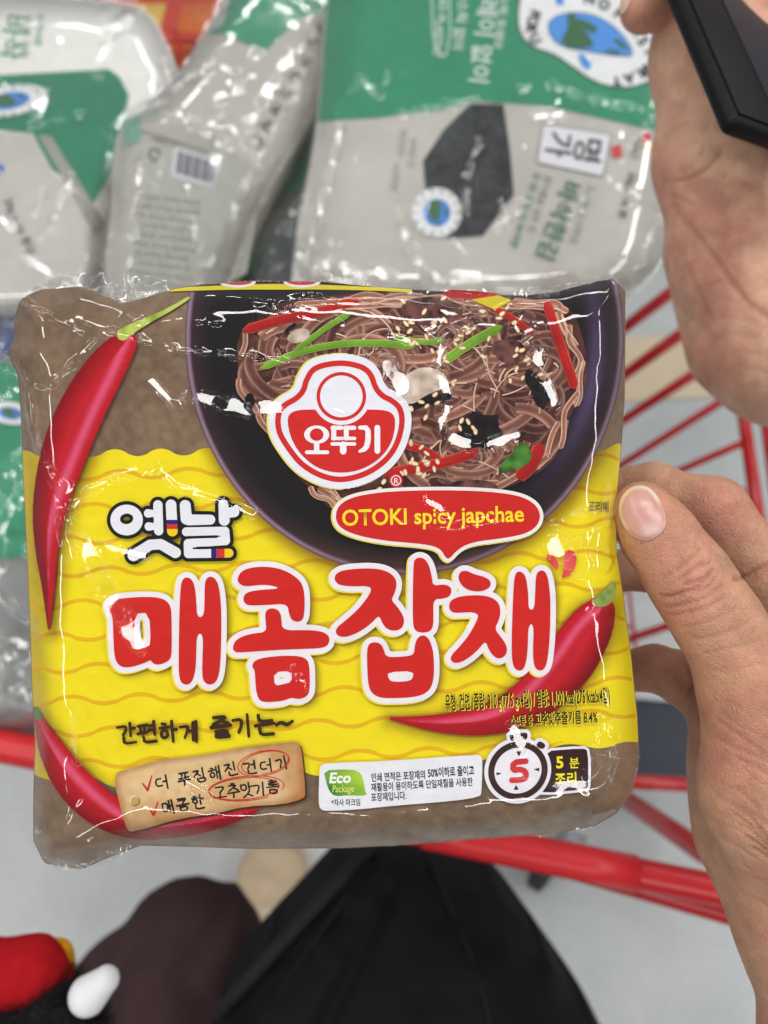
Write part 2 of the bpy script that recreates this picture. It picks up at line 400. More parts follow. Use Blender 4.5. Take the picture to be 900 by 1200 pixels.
# a soft pack seen from the front: outline in pixels, a plane through three (px, py, depth), a pillowed edge, a real thickness
class Pack:
    def __init__(s, outline, plane, pill, pw, wob=0.0, ws=90, seed=1, step=3.0, smooth=2, cre=0.0):
        s.o = chaikin(outline, smooth); s.sdf = Poly(s.o)
        A = np.array([[1, p[0], p[1]] for p in plane]); s.k = np.linalg.solve(A, np.array([1 / p[2] for p in plane]))
        x0, y0, x1, y1 = s.sdf.bbox(); s.x0, s.y0, s.st = x0 - 40, y0 - 40, step
        X, Y = np.meshgrid(np.arange(s.x0, x1 + 40, step), np.arange(s.y0, y1 + 40, step))
        e = np.clip(-s.sdf(X, Y), 0, pw) / pw
        s.g = 1 / (s.k[0] + s.k[1] * X + s.k[2] * Y) + pill * (1 - e) ** 2.3
        s.gf = s.g + wob * 1.3 * vnoise(X, Y, ws * 1.5, seed)
        if wob:
            s.g += wob * (1.3 * vnoise(X, Y, ws, seed) + 0.6 * vnoise(X, Y, ws * .42, seed + 1))
            s.g += wob * 2.4 * (1 - e) * (vnoise(X, Y, ws * .3, seed + 2))
        if cre:
            s.g += cre * (.35 + .65 * (1 - e)) * (np.abs(vnoise(X + .55 * Y, Y * .7 - .3 * X, 52, seed + 5)) + .6 * np.abs(vnoise(X - .8 * Y, Y + .4 * X, 27, seed + 6)) + .35 * np.abs(vnoise(X + .2 * Y, Y, 14, seed + 7)))
        s.sd = -s.sdf(X, Y)
    def samp(s, G, x, y):
        u = np.clip((np.asarray(x, float) - s.x0) / s.st, 0, G.shape[1] - 1.001); v = np.clip((np.asarray(y, float) - s.y0) / s.st, 0, G.shape[0] - 1.001)
        i = u.astype(int); j = v.astype(int); u = u - i; v = v - j
        return (G[j, i] * (1 - u) + G[j, i + 1] * u) * (1 - v) + (G[j + 1, i] * (1 - u) + G[j + 1, i + 1] * u) * v
    def depth(s, x, y): return s.samp(s.g, x, y)
    def edge(s, x, y): return s.samp(s.sd, x, y)          # pixels inside the outline
    def body(s, name, thick, color, mat, parent, rings=40, n=260, shrink=0.94):
        o = s.o; L = np.r_[0, np.cumsum(np.hypot(*np.diff(np.vstack([o, o[:1]]), axis=0).T))]
        q = np.linspace(0, L[-1], n, endpoint=False); oc = np.vstack([o, o[:1]])
        ox = np.interp(q, L, oc[:, 0]); oy = np.interp(q, L, oc[:, 1]); c = o.mean(0)
        t = 1 - (1 - np.linspace(0.0004, 1, rings)) ** 1.6
        X = [c[0] + (ox - c[0]) * k for k in t]; Y = [c[1] + (oy - c[1]) * k for k in t]; D = [s.depth(a, b) for a, b in zip(X, Y)]
        De = D[-1]; cols = [color(a, b) for a, b in zip(X, Y)]
        for k, (th, sh) in enumerate(((.25, 1.0), (.5, .998), (.8, .985), (.95, shrink), (1.0, shrink * .8), (1.0, .02))):
            f = De / (De + thick * th)                     # keep true size when going back, so the sides run straight
            X.append(450 + (c[0] + (ox - c[0]) * sh - 450) * f); Y.append(600 + (c[1] + (oy - c[1]) * sh - 600) * f)
            D.append(De + thick * th); cols.append(cols[rings - 1])
        V = W(np.concatenate(X), np.concatenate(Y), np.concatenate(D)); m = len(X)
        i = np.arange(n); Fc = []
        for r_ in range(m - 1):
            a = r_ * n + i; b = r_ * n + (i + 1) % n; Fc.append(np.stack([a, a + n, b + n, b], 1))
        return mesh_obj(name, V, np.vstack(Fc), mat, parent, True, np.vstack(cols))
    def whole(s): return Op(s.sdf, s.sdf.bbox())

# ------------------------------------------------------------------ setting: shop floor
def floor_mat():
    m, nt, b = newmat('polished_concrete')
    n1 = noise(nt, 3.2, 5, 0.65); n2 = noise(nt, 90, 3, 0.6)
    r = N(nt, 'ShaderNodeValToRGB'); r.color_ramp.elements[0].position = 0.28; r.color_ramp.elements[1].position = 0.75
    r.color_ramp.elements[0].color = (*lin((164, 170, 171)), 1); r.color_ramp.elements[1].color = (*lin((200, 204, 203)), 1)
    mx = N(nt, 'ShaderNodeMix', data_type='FLOAT'); mx.inputs[0].default_value = 0.3
    nt.links.new(n1.outputs['Fac'], mx.inputs[2]); nt.links.new(n2.outputs['Fac'], mx.inputs[3])
    nt.links.new(mx.outputs[0], r.inputs[0]); nt.links.new(r.outputs[0], b.inputs['Base Color'])
    b.inputs['Roughness'].default_value = 0.32; b.inputs['Specular IOR Level'].default_value = 0.4
    bump(nt, b, n2.outputs['Fac'], 0.2, 0.002); return m
fl = mesh_obj('floor', [(-8, -6, 0), (8, -6, 0), (8, 10, 0), (-8, 10, 0)], [(0, 1, 2, 3)], floor_mat(), None, False); fl['kind'] = 'structure'
M_BEIGE = plain('beige_floor_vinyl', (205, 187, 160), 0.5, 0.06, 9)
fa, fb = Wz(600, 478, 0.004), Wz(1000, 455, 0.004); fc, fd = Wz(1000, 385, 0.004), Wz(600, 400, 0.004)
st = mesh_obj('floor_strip', [fa, fb, fc, fd], [(0, 1, 2, 3)], M_BEIGE, None, False); st['kind'] = 'structure'

# ------------------------------------------------------------------ shopping cart
M_RED = plain('red_painted_steel', (180, 26, 32), 0.28, 0.10, 30, spec=0.5)
M_REDP = plain('red_plastic_sleeve', (205, 34, 40), 0.38, 0.06, 50)
M_GREYM = plain('grey_zinc_steel', (120, 122, 125), 0.35, 0.12, 60, metal=0.6)
M_RUB = plain('dark_rubber', (44, 46, 50), 0.6, 0.12, 80)
M_NAVY = plain('navy_plastic', (30, 38, 52), 0.5, 0.12, 30)
hl, hr = Wz(-60, 862, 0.93), Wz(985, 1072, 0.93)
cart = thing('shopping_cart', 'red wire shopping cart with tubular push handle behind the noodle packet', 'shopping cart', (hl[0] * .5 + hr[0] * .5, 0.5, 0))
def lerp(a, b, t): return np.asarray(a) * (1 - t) + np.asarray(b) * t
tube('handle', [lerp(hl, hr, t) for t in np.linspace(0, 1, 12)], 0.0115, M_RED, cart, 20)
s0, s1 = Wz(560, 988, .93), Wz(752, 1027, .93)
for a, b in ((0.0, 0.30), (0.56, 0.79)):
    tube('handle_sleeve', [lerp(hl, hr, t) for t in np.linspace(a, b, 5)], 0.0130, M_REDP, cart, 20)
b0, b1 = Wz(560, 985, 0.905), Wz(1000, 1112, 0.885)
tube('cross_bar', [lerp(b0, b1, t) + np.array([0, 0, -0.004 * math.sin(t * 3.1)]) for t in np.linspace(0, 1, 8)], 0.0085, M_RED, cart, 14)
tube('cross_bar', [Wz(430, 905, 0.62), Wz(720, 915, 0.62), Wz(1010, 930, 0.62)], 0.0085, M_RED, cart, 14)
for px, py in ((-20, 870), (960, 1067)):                          # uprights from the handle down to the frame
    p = Wz(px, py, 0.93); tube('upright', [p, p + np.array([0, .06, -.2]), p + np.array([0, .22, -.62]), p + np.array([0, .25, -.8])], 0.0115, M_RED, cart, 14)
# right rim of the basket: two tubes running away from the shopper, and the sloping rods that hang from it
rim0, rim1 = Wz(902, 700, 0.80), Wz(858, 395, 0.80)
tube('rim', [rim0, rim1], 0.0075, M_RED, cart, 14)
rim2, rim3 = Wz(925, 700, 0.78), Wz(884, 395, 0.78)
tube('rim', [rim2, rim3], 0.0065, M_RED, cart, 14)
rods = [((868, 520), (690, 598), .0042), ((857, 463), (660, 588), .0046), ((838, 422), (655, 542), .0048), ((822, 374), (640, 506), .0058), ((800, 332), (620, 470), .0060), ((790, 282), (600, 428), .0052),
        ((880, 640), (700, 690), .0045), ((885, 700), (690, 764), .0048), ((870, 575), (700, 640), .0042), ((880, 760), (690, 812), .0045)]
for (ax, ay), (bx, by), r_ in rods:
    tube('rod', [Wz(ax, ay, 0.80), Wz((ax + bx) / 2, (ay + by) / 2, 0.66), Wz(bx, by, 0.55)], r_ * (1.45 if ay < 440 else 1.15), M_RED, cart, 8)
tube('rail', [Wz(700, 830, .55), Wz(655, 640, .55), Wz(600, 400, .55)], 0.006, M_RED, cart, 10)
for k in range(18):                                               # basket bottom and far side
    y = 0.35 + k * 0.06; tube('rod', [(-.5, y, .40), (0.4, y + .1, .40)], .003, M_RED, cart, 8)
for k in range(16):
    x = -.5 + k * 0.06; tube('rod', [(x, .35, .395), (x + .06, 1.42, .395), (x + .07, 1.46, .97)], .003, M_RED, cart, 8)
for z in (.55, .7, .85, .95): tube('rod', [(-.52, 1.455 , z), (0.5, 1.465, z)], .0034 if z < .9 else .007, M_RED, cart, 8)
tube('rim', [(-.52, 1.46, .97), (-.55, .45, .86), hl + np.array([0, .06, -.2])], .007, M_RED, cart, 12)
for x in (-.42, -.36, -.30, -.24, -.18): tube('rod', [(x, 1.13, .4), (x, 1.14, .96)], .0035, M_RED, cart, 8)
tube('rod', [(-.5, 1.135, .86), (-.05, 1.135, .86)], .0035, M_RED, cart, 8)
slab('lower_tray', Wz(690, 812, 0.30), Wz(900, 830, .30) - Wz(690, 812, .30), Wz(690, 906, .30) - Wz(690, 812, .30), (0, 0, -.05), M_NAVY, cart, .01)
def caster(px, py):
    p = Wz(px, py, 0.05); d = Vector((.55, .8, 0)).normalized(); s = Vector((-d.y, d.x, 0))
    w = tube('caster_wheel', [Vector(p) - s * .014, Vector(p) - s * .011, Vector(p) + s * .011, Vector(p) + s * .014], [.042, .05, .05, .042], M_RUB, cart, 28)
    tube('hub', [Vector(p) - s * .017, Vector(p) + s * .017], .016, M_GREYM, w, 16)
    for k in (-1, 1): slab('fork_plate', Vector(p) + s * (k * .02 - .0015) - d * .014, d * .036, s * .003, Vector((d.x * .03, d.y * .03, .085)), M_GREYM, cart, .001, 1)
    slab('swivel_plate', Vector(p) + Vector((d.x * .03, d.y * .03, .078)) - s * .03 - d * .03, s * .06, d * .06, (0, 0, .008), M_GREYM, cart, .002, 2)
caster(640, 1012); caster(-260, 900)

# ------------------------------------------------------------------ packs of seaweed lying in the cart
GREEN, SILV, BLACKW = (24, 128, 92), (186, 184, 178), (40, 44, 46)
M_FOIL = vcol('pack_foil', 0.42, 0.4, 0.05, 60)
M_WEED = vcol('printed_seaweed', 0.5, 0.3, 0.35, 260)
def flatc(c, v=0.06, s=40, seed=3):
    return lambda x, y: lin(c) * (1 + v * 2 * vnoise(x, y, s, seed))[:, None]
def ridge_field(ridges, x, y):
    h = np.zeros_like(x)
    for pts, w, H in ridges:
        P = np.asarray(pts, float); n = len(P) - 1; best = np.full(x.shape, 1e9); bt = np.zeros_like(x)
        for i in range(n):
            q, t = seg_dist(x, y, *P[i], *P[i + 1]); m = q < best; best = np.where(m, q, best); bt = np.where(m, (i + t) / n, bt)
        h = np.maximum(h, 0) + H * np.exp(-(best / w) ** 2) * np.clip(4 * bt * (1 - bt) + .25, 0, 1)
    return h
LAMPS = [o for o in SC.objects if o.type == 'LIGHT']
def facet_field(x, y, FACETS, dep, d0):                                           # crinkle facets of the loose film, each tilted to mirror a chosen lamp
    h = np.zeros_like(x)
    for cx, cy, r, k, ux, uy, hl_ in FACETS:
        p = W(cx, cy, d0); v = CP - p; v /= np.linalg.norm(v)
        l_ = np.array(LAMPS[k].location) - p
        ax = 0 if LAMPS[k].data.size > LAMPS[k].data.size_y else 1
        half = .45 * max(LAMPS[k].data.size, LAMPS[k].data.size_y); l_[ax] = np.clip(l_[ax] * 0 + 0, np.array(LAMPS[k].location)[ax] - half - p[ax], np.array(LAMPS[k].location)[ax] + half - p[ax])
        l_ /= np.linalg.norm(l_); n = (v + l_); n = RM.T @ (n / np.linalg.norm(n))
        e = 6.0; P0 = [pc(cx + a, cy + b, float(dep(np.array([cx + a]), np.array([cy + b]))[0])) for a, b in ((-e, 0), (e, 0), (0, -e), (0, e))]
        tx = (P0[1] - P0[0]) / (2 * e); ty = (P0[3] - P0[2]) / (2 * e); ray_ = pc(cx, cy, 1.0)
        gx = (tx @ n) / (ray_ @ n); gy = (ty @ n) / (ray_ @ n)     # height change per pixel that turns the film to that normal
        a_ = (x - cx) * ux + (y - cy) * uy; b_ = -(x - cx) * uy + (y - cy) * ux
        q = np.hypot(np.maximum(np.abs(a_) - hl_, 0), b_) / (r * (1 + .9 * vnoise(x, y, 12, int(cx + cy) % 50) + .25 * vnoise(x, y, 4, 7)))
        h += (gx * (x - cx) + gy * (y - cy)) * (1 - sstep(.7, 1.0, q))
    return h
def add_streak(FACETS, k, r, *pts):
    for (x0, y0), (x1, y1) in zip(pts[:-1], pts[1:]):
        L = math.hypot(x1 - x0, y1 - y0); n_ = max(1, round(L / 34)); ux, uy = (x1 - x0) / L, (y1 - y0) / L
        for i in range(n_): FACETS.append((x0 + (x1 - x0) * (i + .5) / n_, y0 + (y1 - y0) * (i + .5) / n_, r * random.uniform(1.05, 1.5), k, ux, uy, L / n_ * .5))
def bag_film(pk, parent, off, seed, ridges=(), res=2.5, extra=5, amp=0.004, name='clear_bag'):
    b = pk.sdf.bbox(); rr = np.random.default_rng(seed); ridges = list(ridges); nr = len(ridges)
    for k in range(int(46 + 2000 * amp)):                       # straight pulled creases
        x, y = rr.uniform(max(b[0], -30), b[2]), rr.uniform(b[1], b[3]); a = rr.normal(1.9, .7); L = rr.uniform(14, 60); bd = rr.normal(0, .12)
        ridges.append(([(x, y), (x + L * .5 * math.cos(a), y + L * .5 * math.sin(a)), (x + L * math.cos(a + bd), y + L * math.sin(a + bd))], rr.uniform(2.0, 5.5), rr.uniform(.0015, .0055)))
    FC = []; dmean = float(np.mean(pk.gf))
    for q_, (pts, w, H_) in enumerate(ridges[:nr]): add_streak(FC, (4, 6, 4, 7, 0)[q_ % 5], w * .75, *pts)
    for q_ in range(9):
        x, y = rr.uniform(max(b[0], 0), b[2]), rr.uniform(max(b[1], 0), b[3]); a = rr.normal(1.9, .8); add_streak(FC, (4, 6, 7, 4)[q_ % 4], rr.uniform(2.5, 6), (x, y), (x + 30 * math.cos(a), y + 30 * math.sin(a)))
    fdep = lambda x, y: pk.samp(pk.gf, x, y)
    def h(x, y):
        v = amp * (.5 * vnoise(x, y, 130, seed) + .9 * np.abs(vnoise(x + .6 * y, y - .4 * x, 48, seed + 1)))
        return np.maximum(off + .003 + v + ridge_field(ridges[nr:], x, y) * (.3 + 1.0 * np.abs(vnoise(x, y, 17, seed + 3))) + facet_field(x, y, FC, fdep, dmean), .0035)
    return layer(name, grow(pk.whole(), extra), fdep, h, (200, 200, 200), parent, M_BAGFILM, res)
def emblem(pk, parent, cx, cy, rx, ry, ang, off):
    o = layer('emblem', Ell(cx, cy, rx, ry, ang), pk.depth, off, (236, 238, 238), parent, M_FOIL, 1.5)
    layer('globe', Ell(cx, cy, rx * .56, ry * .56, ang), pk.depth, off + .0006, (66, 134, 214), o, M_FOIL, 1.5)
    a = R(ang)
    def q(u, v): return (cx + u * rx * math.cos(a) - v * ry * math.sin(a), cy + u * rx * math.sin(a) + v * ry * math.cos(a))
    for blob in ([(-.35, -.45), (0, -.5), (.1, -.2), (.2, .25), (0, .4), (-.3, .2), (-.42, -.1)], [(.25, -.4), (.45, -.15), (.42, .05), (.28, -.1)], [(.1, .42), (.3, .3), (.38, .4), (.2, .5)]):
        layer('continent', Poly(chaikin([q(*p) for p in blob])), pk.depth, off + .0012, (58, 106, 60), o, M_FOIL, 1.5)
    return o, q

# C: the big pack on the right
C = Pack([(380, 30), (392, -70), (520, -110), (820, -90), (815, 100), (790, 250), (770, 325), (700, 360), (520, 372), (340, 350), (352, 250), (372, 150)],
         [(350, 330, .66), (780, 330, .64), (560, -60, .80)], .03, 60, .003, 110, 11, cre=.013)
rc = thing('seaweed_pack', 'large green and grey seaweed pack with globe emblem and black hexagon picture', 'seaweed pack', W(560, 330, .70), 'seaweed packs piled in the cart')
C.body('pouch', .07, flatc((190, 187, 179)), M_FOIL, rc)
def cband(x, y): return y - np.interp(x, [350, 400, 440, 520, 560, 640, 720, 790], [146, 140, 138, 128, 118, 124, 142, 158])
layer('green_header', inter(grow(C.whole(), -1), Op(cband, (0, 0, 0, 0))), C.depth, .001, flatc((28, 138, 98), .05), rc, M_FOIL, 3)
eo = layer('emblem', Poly(chaikin([(607, 15), (615, -25), (660, -40), (720, -25), (765, 15), (785, 60), (772, 90), (735, 104), (700, 97), (672, 78), (650, 62), (625, 55), (610, 40)])), C.depth, .0018, (236, 238, 238), rc, M_FOIL, 1.5)
layer('emblem_outline', grow(Poly(chaikin([(607, 15), (615, -25), (660, -40), (720, -25), (765, 15), (785, 60), (772, 90), (735, 104), (700, 97), (672, 78), (650, 62), (625, 55), (610, 40)])), 2.2), C.depth, .0014, (24, 50, 40), rc, M_FOIL, 1.5)
glb = Poly(chaikin([(642, 36), (645, 22), (668, 14), (700, 18), (728, 38), (744, 64), (730, 66), (690, 60), (655, 54)]))
layer('globe_outline', grow(glb, 1.3), C.depth, .0021, (30, 60, 90), eo, M_FOIL, 1.5)
layer('globe', glb, C.depth, .0024, (72, 146, 226), eo, M_FOIL, 1.5)
for b_ in ([(664, 16), (672, 14), (678, 26), (690, 42), (698, 54), (680, 57), (660, 54), (658, 44), (666, 34)], [(675, 20), (700, 30), (700, 38), (690, 38), (678, 28)], [(716, 44), (730, 48), (738, 60), (728, 56)], [(708, 58), (724, 58), (730, 64), (712, 62)]):
    layer('continent', Poly(chaikin(b_)), C.depth, .003, (44, 100, 56), eo, M_FOIL, 1.2)
for b_ in ([(650, -6), (662, -4), (660, 6), (652, 6)], [(676, 62), (686, 64), (694, 76), (690, 82), (682, 78)]):
    layer('hand_mark', Poly(chaikin(b_)), C.depth, .003, (72, 146, 226), eo, M_FOIL, 1.2)
for s_, x_, y_, a_ in (('F', 622, 14, 108), ('O', 619, 23, 105), ('R', 617, 32, 100), ('U', 622, 48, 60), ('N', 690, 4, 12), ('O', 706, 10, 20), ('P', 722, 20, 34), ('L', 733, 30, 42), ('A', 741, 39, 46), ('S', 749, 51, 55), ('T', 756, 62, 66), ('I', 760, 72, 78), ('C', 758, 78, 100), ('T', 755, 76, 130), ('R', 750, 80, 150), ('A', 736, 86, 165), ('Y', 722, 90, 172)):
    text('letter', s_, x_, y_, 16.5, C.depth, .003, (34, 42, 40), eo, a_, .045, align='CENTER', mat=M_FOIL)
for s_, x_, y_, z_, a_ in (('플라스틱 트레이', 590, -30, 13, 98), ('트레이 없이', 566, -28, 26, 97), ('플라스틱 없이', 541, -28, 15, 97), ('NO PLASTIC', 516, -8, 13, 97)):
    text('lettering', s_, x_, y_, z_, C.depth, .0022, (226, 238, 232), rc, a_, .012, mat=M_FOIL)
frame_ = Poly(chaikin([(504, -30), (528, -30), (528, 66), (508, 66)], 1)); layer('text_frame', minus(frame_, grow(frame_, -1.6)), C.depth, .002, (220, 236, 230), rc, M_FOIL, 1.2)
layer('seaweed_picture', Poly([(551, 121), (590, 122), (598, 178), (602, 228), (566, 276), (524, 279), (500, 240), (496, 188), (520, 152)]), C.depth, .0014,
      lambda x, y: lin((36, 39, 41)) * (1 + 1.5 * vnoise(x, y, 14, 5) + 1.6 * vnoise(x, y, 5, 6))[:, None], rc, M_WEED, 2)
emblem(C, rc, 512, 249, 29, 29, 20, .0022)
for k in range(14):
    a_ = 360 / 14 * k; text('letter', 'NOPLASTICTRAYS'[k], 512 + 22.5 * math.cos(R(a_)), 249 + 22.5 * math.sin(R(a_)), 8, C.depth, .0032, (110, 112, 112), rc, a_ + 90, .01, align='CENTER', mat=M_FOIL)
pl = Poly([(637, 146), (716, 158), (706, 206), (630, 190)]); layer('name_plate_frame', grow(pl, 1.2), C.depth, .0014, (80, 80, 84), rc, M_FOIL, 1.5)
layer('name_plate', pl, C.depth, .002, (226, 226, 232), rc, M_FOIL, 1.5)
text('lettering', '명', 678, 158, 36, C.depth, .0026, (52, 50, 54), rc, 98, .02, mat=M_FOIL); text('lettering', '가', 645, 152, 34, C.depth, .0026, (52, 50, 54), rc, 98, .02, mat=M_FOIL)
layer('seal_mark', Poly([(716, 172), (727, 168), (730, 182), (718, 186)]), C.depth, .002, (206, 60, 62), rc, M_FOIL, 1.5)
layer('dot_mark', Ell(758, 161, 6, 6), C.depth, .002, (196, 44, 48), rc, M_FOIL, 1.5); layer('dot_mark', Ell(760, 172, 6, 5), C.depth, .0022, (218, 170, 60), rc, M_FOIL, 1.5)
text('lettering', '바삭한김', 662, 208, 27, C.depth, .0024, (70, 124, 100), rc, 110, .012, mat=M_FOIL)
text('lettering', '두 번 구워 더 바삭한', 626, 200, 11, C.depth, .0024, (54, 130, 100), rc, 108, .01, mat=M_FOIL); text('lettering', '참기름을 넣은 김', 640, 204, 10, C.depth, .0024, (110, 120, 112), rc, 108, .0, mat=M_FOIL)
text('lettering', '고소한 도시락김', 690, 214, 11, C.depth, .0024, (120, 140, 124), rc, 108, .0, mat=M_FOIL)
text('lettering', '20g x 16 봉', 738, 200, 12, C.depth, .0024, (76, 74, 76), rc, 104, .01, mat=M_FOIL); text('lettering', 'NEW', 744, 160, 11, C.depth, .0024, (60, 58, 60), rc, 100, .01, mat=M_FOIL)
for k, (x_, y_) in enumerate(((470, 150), (482, 160), (462, 190))):
    text('lettering', ('영양정보', '원재료 김', '보관방법')[k], x_, y_, 9, C.depth, .002, (150, 148, 142), rc, 97, 0, mat=M_FOIL)
bag_film(C, rc, .006, 21, [([(400, 150), (385, 200), (372, 260), (360, 330)], 7, .012), ([(395, 130), (420, 95), (445, 110)], 6, .010), ([(440, 110), (455, 90), (480, 85)], 5, .008), ([(560, 118), (520, 122), (470, 135)], 4, .006),
  ([(350, 300), (420, 320), (500, 325), (560, 318)], 9, .012), ([(760, 130), (700, 118), (650, 100), (610, 104)], 4, .006), ([(740, 330), (760, 280), (785, 230)], 8, .010), ([(470, 260), (480, 290), (505, 330)], 6, .008), ([(560, 165), (545, 215), (550, 250)], 4, .005)])

# A: white and green pack, top left
A_ = Pack([(-220, 0), (-100, -14), (150, 2), (178, 18), (200, 62), (210, 110), (196, 160), (150, 200), (128, 250), (130, 345), (60, 380), (-220, 380)],
          [(0, 330, .66), (130, 330, .68), (60, 0, .84)], .035, 40, .0035, 100, 31, cre=.013)
ra = thing('seaweed_pack', 'white and green seaweed pack with white paper top beside the blue pack', 'seaweed pack', W(20, 330, .72), 'seaweed packs piled in the cart')
A_.body('pouch', .08, flatc((238, 237, 232), .03), M_FOIL, ra)
layer('green_header', Poly([(-200, 92), (0, 88), (128, 81), (140, 90), (151, 112), (146, 140), (136, 165), (128, 205), (108, 242), (98, 226), (84, 212), (62, 200), (50, 178), (38, 156), (0, 152), (-200, 160)]), A_.depth, .0015, flatc((30, 128, 94), .10, 34), ra, M_FOIL, 2.5)
layer('grey_front', Poly([(-200, 162), (0, 155), (36, 158), (50, 182), (62, 204), (84, 216), (100, 232), (122, 262), (122, 360), (-200, 370)]), A_.depth, .0012, flatc((190, 188, 182), .04, 40), ra, M_FOIL, 3)
ea, q_ = emblem(A_, ra, 10, 118, 46, 18, -10, .003)
for k, ch in enumerate('NOPLASTICTRAY'):
    a_ = -95 + 18 * k; p_ = q_(.76 * math.cos(R(a_)), .76 * math.sin(R(a_)))
    text('letter', ch, p_[0], p_[1], 8, A_.depth, .0042, (70, 72, 76), ea, a_ + 90, .01, align='CENTER', mat=M_FOIL)
layer('blue_mark', Ell(-3, 198, 8, 6), A_.depth, .002, (46, 96, 190), ra, M_FOIL, 1.5)
text('lettering', '20g x 16 봉입', 4, 234, 13, A_.depth, .002, (96, 94, 92), ra, 66, .01, mat=M_FOIL)
for s_, x_, y_, z_ in (('바삭', 6, 14, 30), ('두 번 구워', 28, 16, 12), ('더 바삭한', 44, 14, 10)):
    text('lettering', s_, x_, y_, z_, A_.depth, .0016, (94, 160, 130), ra, 96, .01, mat=M_FOIL)
bag_film(A_, ra, .006, 41, [([(125, 205), (132, 160), (150, 125)], 5, .008), ([(10, 160), (40, 150), (95, 130)], 5, .007), ([(60, 265), (75, 230), (85, 205)], 4, .006), ([(115, 85), (125, 45), (150, 20)], 6, .006), ([(30, 300), (70, 330), (110, 335)], 7, .010), ([(52, 225), (40, 250), (48, 280)], 3, .005)])

# B: grey labelled pack in the middle
B_ = Pack([(138, 150), (165, 125), (205, 95), (240, 40), (275, -30), (330, -60), (425, -60), (398, 40), (376, 120), (322, 205), (292, 262), (264, 345), (230, 380), (118, 370), (128, 270)],
          [(150, 330, .63), (300, 330, .65), (340, 0, .85)], .03, 40, .003, 90, 51, cre=.013)
rb = thing('seaweed_pack', 'grey seaweed pack with barcode label wedged beside the white paper topped pack', 'seaweed pack', W(200, 340, .68), 'seaweed packs piled in the cart')
B_.body('pouch', .07, flatc((184, 180, 172), .05), M_FOIL, rb)
layer('green_header', Poly([(240, 40), (262, 28), (278, -40), (400, -40), (386, 12), (350, 22), (312, 58), (290, 52), (262, 40)]), B_.depth, .0015, flatc((30, 140, 100), .05), rb, M_FOIL, 2.5)
layer('green_header', Poly([(143, 140), (170, 132), (186, 128), (182, 136), (166, 142), (164, 162), (148, 174)]), B_.depth, .0015, (120, 178, 156), rb, M_FOIL, 2)
layer('label_panel', Poly(chaikin([(166, 138), (240, 160), (306, 196), (300, 260), (285, 340), (140, 350), (150, 280)], 1)), B_.depth, .0014, flatc((172, 172, 164), .05, 12), rb, M_FOIL, 2)
layer('barcode_patch', Poly([(204, 172), (258, 190), (250, 220), (200, 206)]), B_.depth, .002, (206, 206, 208), rb, M_FOIL, 2)
for k in range(17):
    x_ = 210 + k * 2.6 ; w_ = (.7, 1.2, .5, .9)[k % 4]
    layer('bar', Poly([(x_ - w_, 177 + k * .8), (x_ + w_, 177 + k * .8), (x_ + w_ - 3, 203 + k * .8), (x_ - w_ - 3, 203 + k * .8)]), B_.depth, .0026, (70, 72, 92), rb, M_FOIL, 1)
for k in range(11):
    text('lettering', '원재료명 조미김 옥수수유 참기름'[k % 4:12 + k % 4], 158 - k * 1.2, 232 + k * 11, 8, B_.depth, .002, (130, 132, 126), rb, 7, 0, mat=M_FOIL)
for k in range(8):
    text('lettering', '두번구워더바삭'[k % 7], 378 - 11 * k, 22 + 19 * k, 17, B_.depth, .002, (70, 70, 72), rb, 128, .015, mat=M_FOIL)
text('lettering', 'HACCP', 178, 165, 9, B_.depth, .002, (90, 88, 86), rb, 14, 0, mat=M_FOIL)
layer('round_mark', minus(Ell(181, 181, 7, 8), Ell(181, 181, 4.5, 5.5)), B_.depth, .002, (84, 84, 84), rb, M_FOIL, 1)
bag_film(B_, rb, .005, 61, [([(150, 130), (190, 125), (230, 145), (260, 175)], 6, .011), ([(165, 240), (185, 215), (190, 180)], 4, .008), ([(250, 190), (290, 150), (340, 60)], 8, .010), ([(270, 260), (295, 205), (330, 130)], 7, .010), ([(150, 345), (158, 260), (165, 190)], 5, .007), ([(205, 100), (250, 75), (300, 90)], 6, .009), ([(340, 110), (360, 60), (372, 20)], 7, .010), ([(225, 150), (262, 140), (290, 170), (310, 160)], 5, .008)])

def crimp(pk, parent, pts, off, c):
    P = np.array(pts, float); d = P[1] - P[0]; d /= np.hypot(*d)
    layer('crimped_seal', Poly(P), pk.depth, lambda x, y: off + .0012 * np.sin(((x - P[0][0]) * -d[1] + (y - P[0][1]) * d[0]) * 1.6), c, parent, M_FOIL, .9)
crimp(B_, rb, [(166, 132), (252, 158), (246, 178), (164, 152)], .003, (182, 180, 172))
crimp(A_, ra, [(44, 158), (60, 160), (124, 262), (112, 274)], .003, (170, 168, 162))
crimp(C, rc, [(352, 240), (372, 244), (358, 345), (340, 342)], .003, (206, 204, 198))
# E: dark pack glimpsed between them, D: green pack by the left edge, blue pack above it
E_ = Pack([(262, 330), (300, 280), (335, 225), (380, 150), (420, 140), (440, 370), (280, 390)], [(280, 340, .70), (420, 340, .72), (380, 150, .80)], .03, 40, .006, 50, 71, cre=.013)
re_ = thing('seaweed_pack', 'dark seaweed pack with green stripe wedged between the grey and the large pack', 'seaweed pack', W(350, 340, .8), 'seaweed packs piled in the cart')
E_.body('pouch', .07, flatc((74, 80, 80), .25, 24), M_FOIL, re_)
layer('green_stripe', Poly([(330, 232), (352, 190), (384, 150), (386, 190), (360, 216)]), E_.depth, .0015, (24, 112, 80), re_, M_FOIL, 2)
layer('green_stripe', Poly([(266, 330), (290, 296), (312, 268), (300, 310), (285, 345)]), E_.depth, .0015, (24, 104, 76), re_, M_FOIL, 2)
bag_film(E_, re_, .005, 81, [([(300, 300), (335, 260), (365, 215)], 5, .01), ([(320, 320), (350, 300), (370, 250)], 6, .01)], amp=.008)
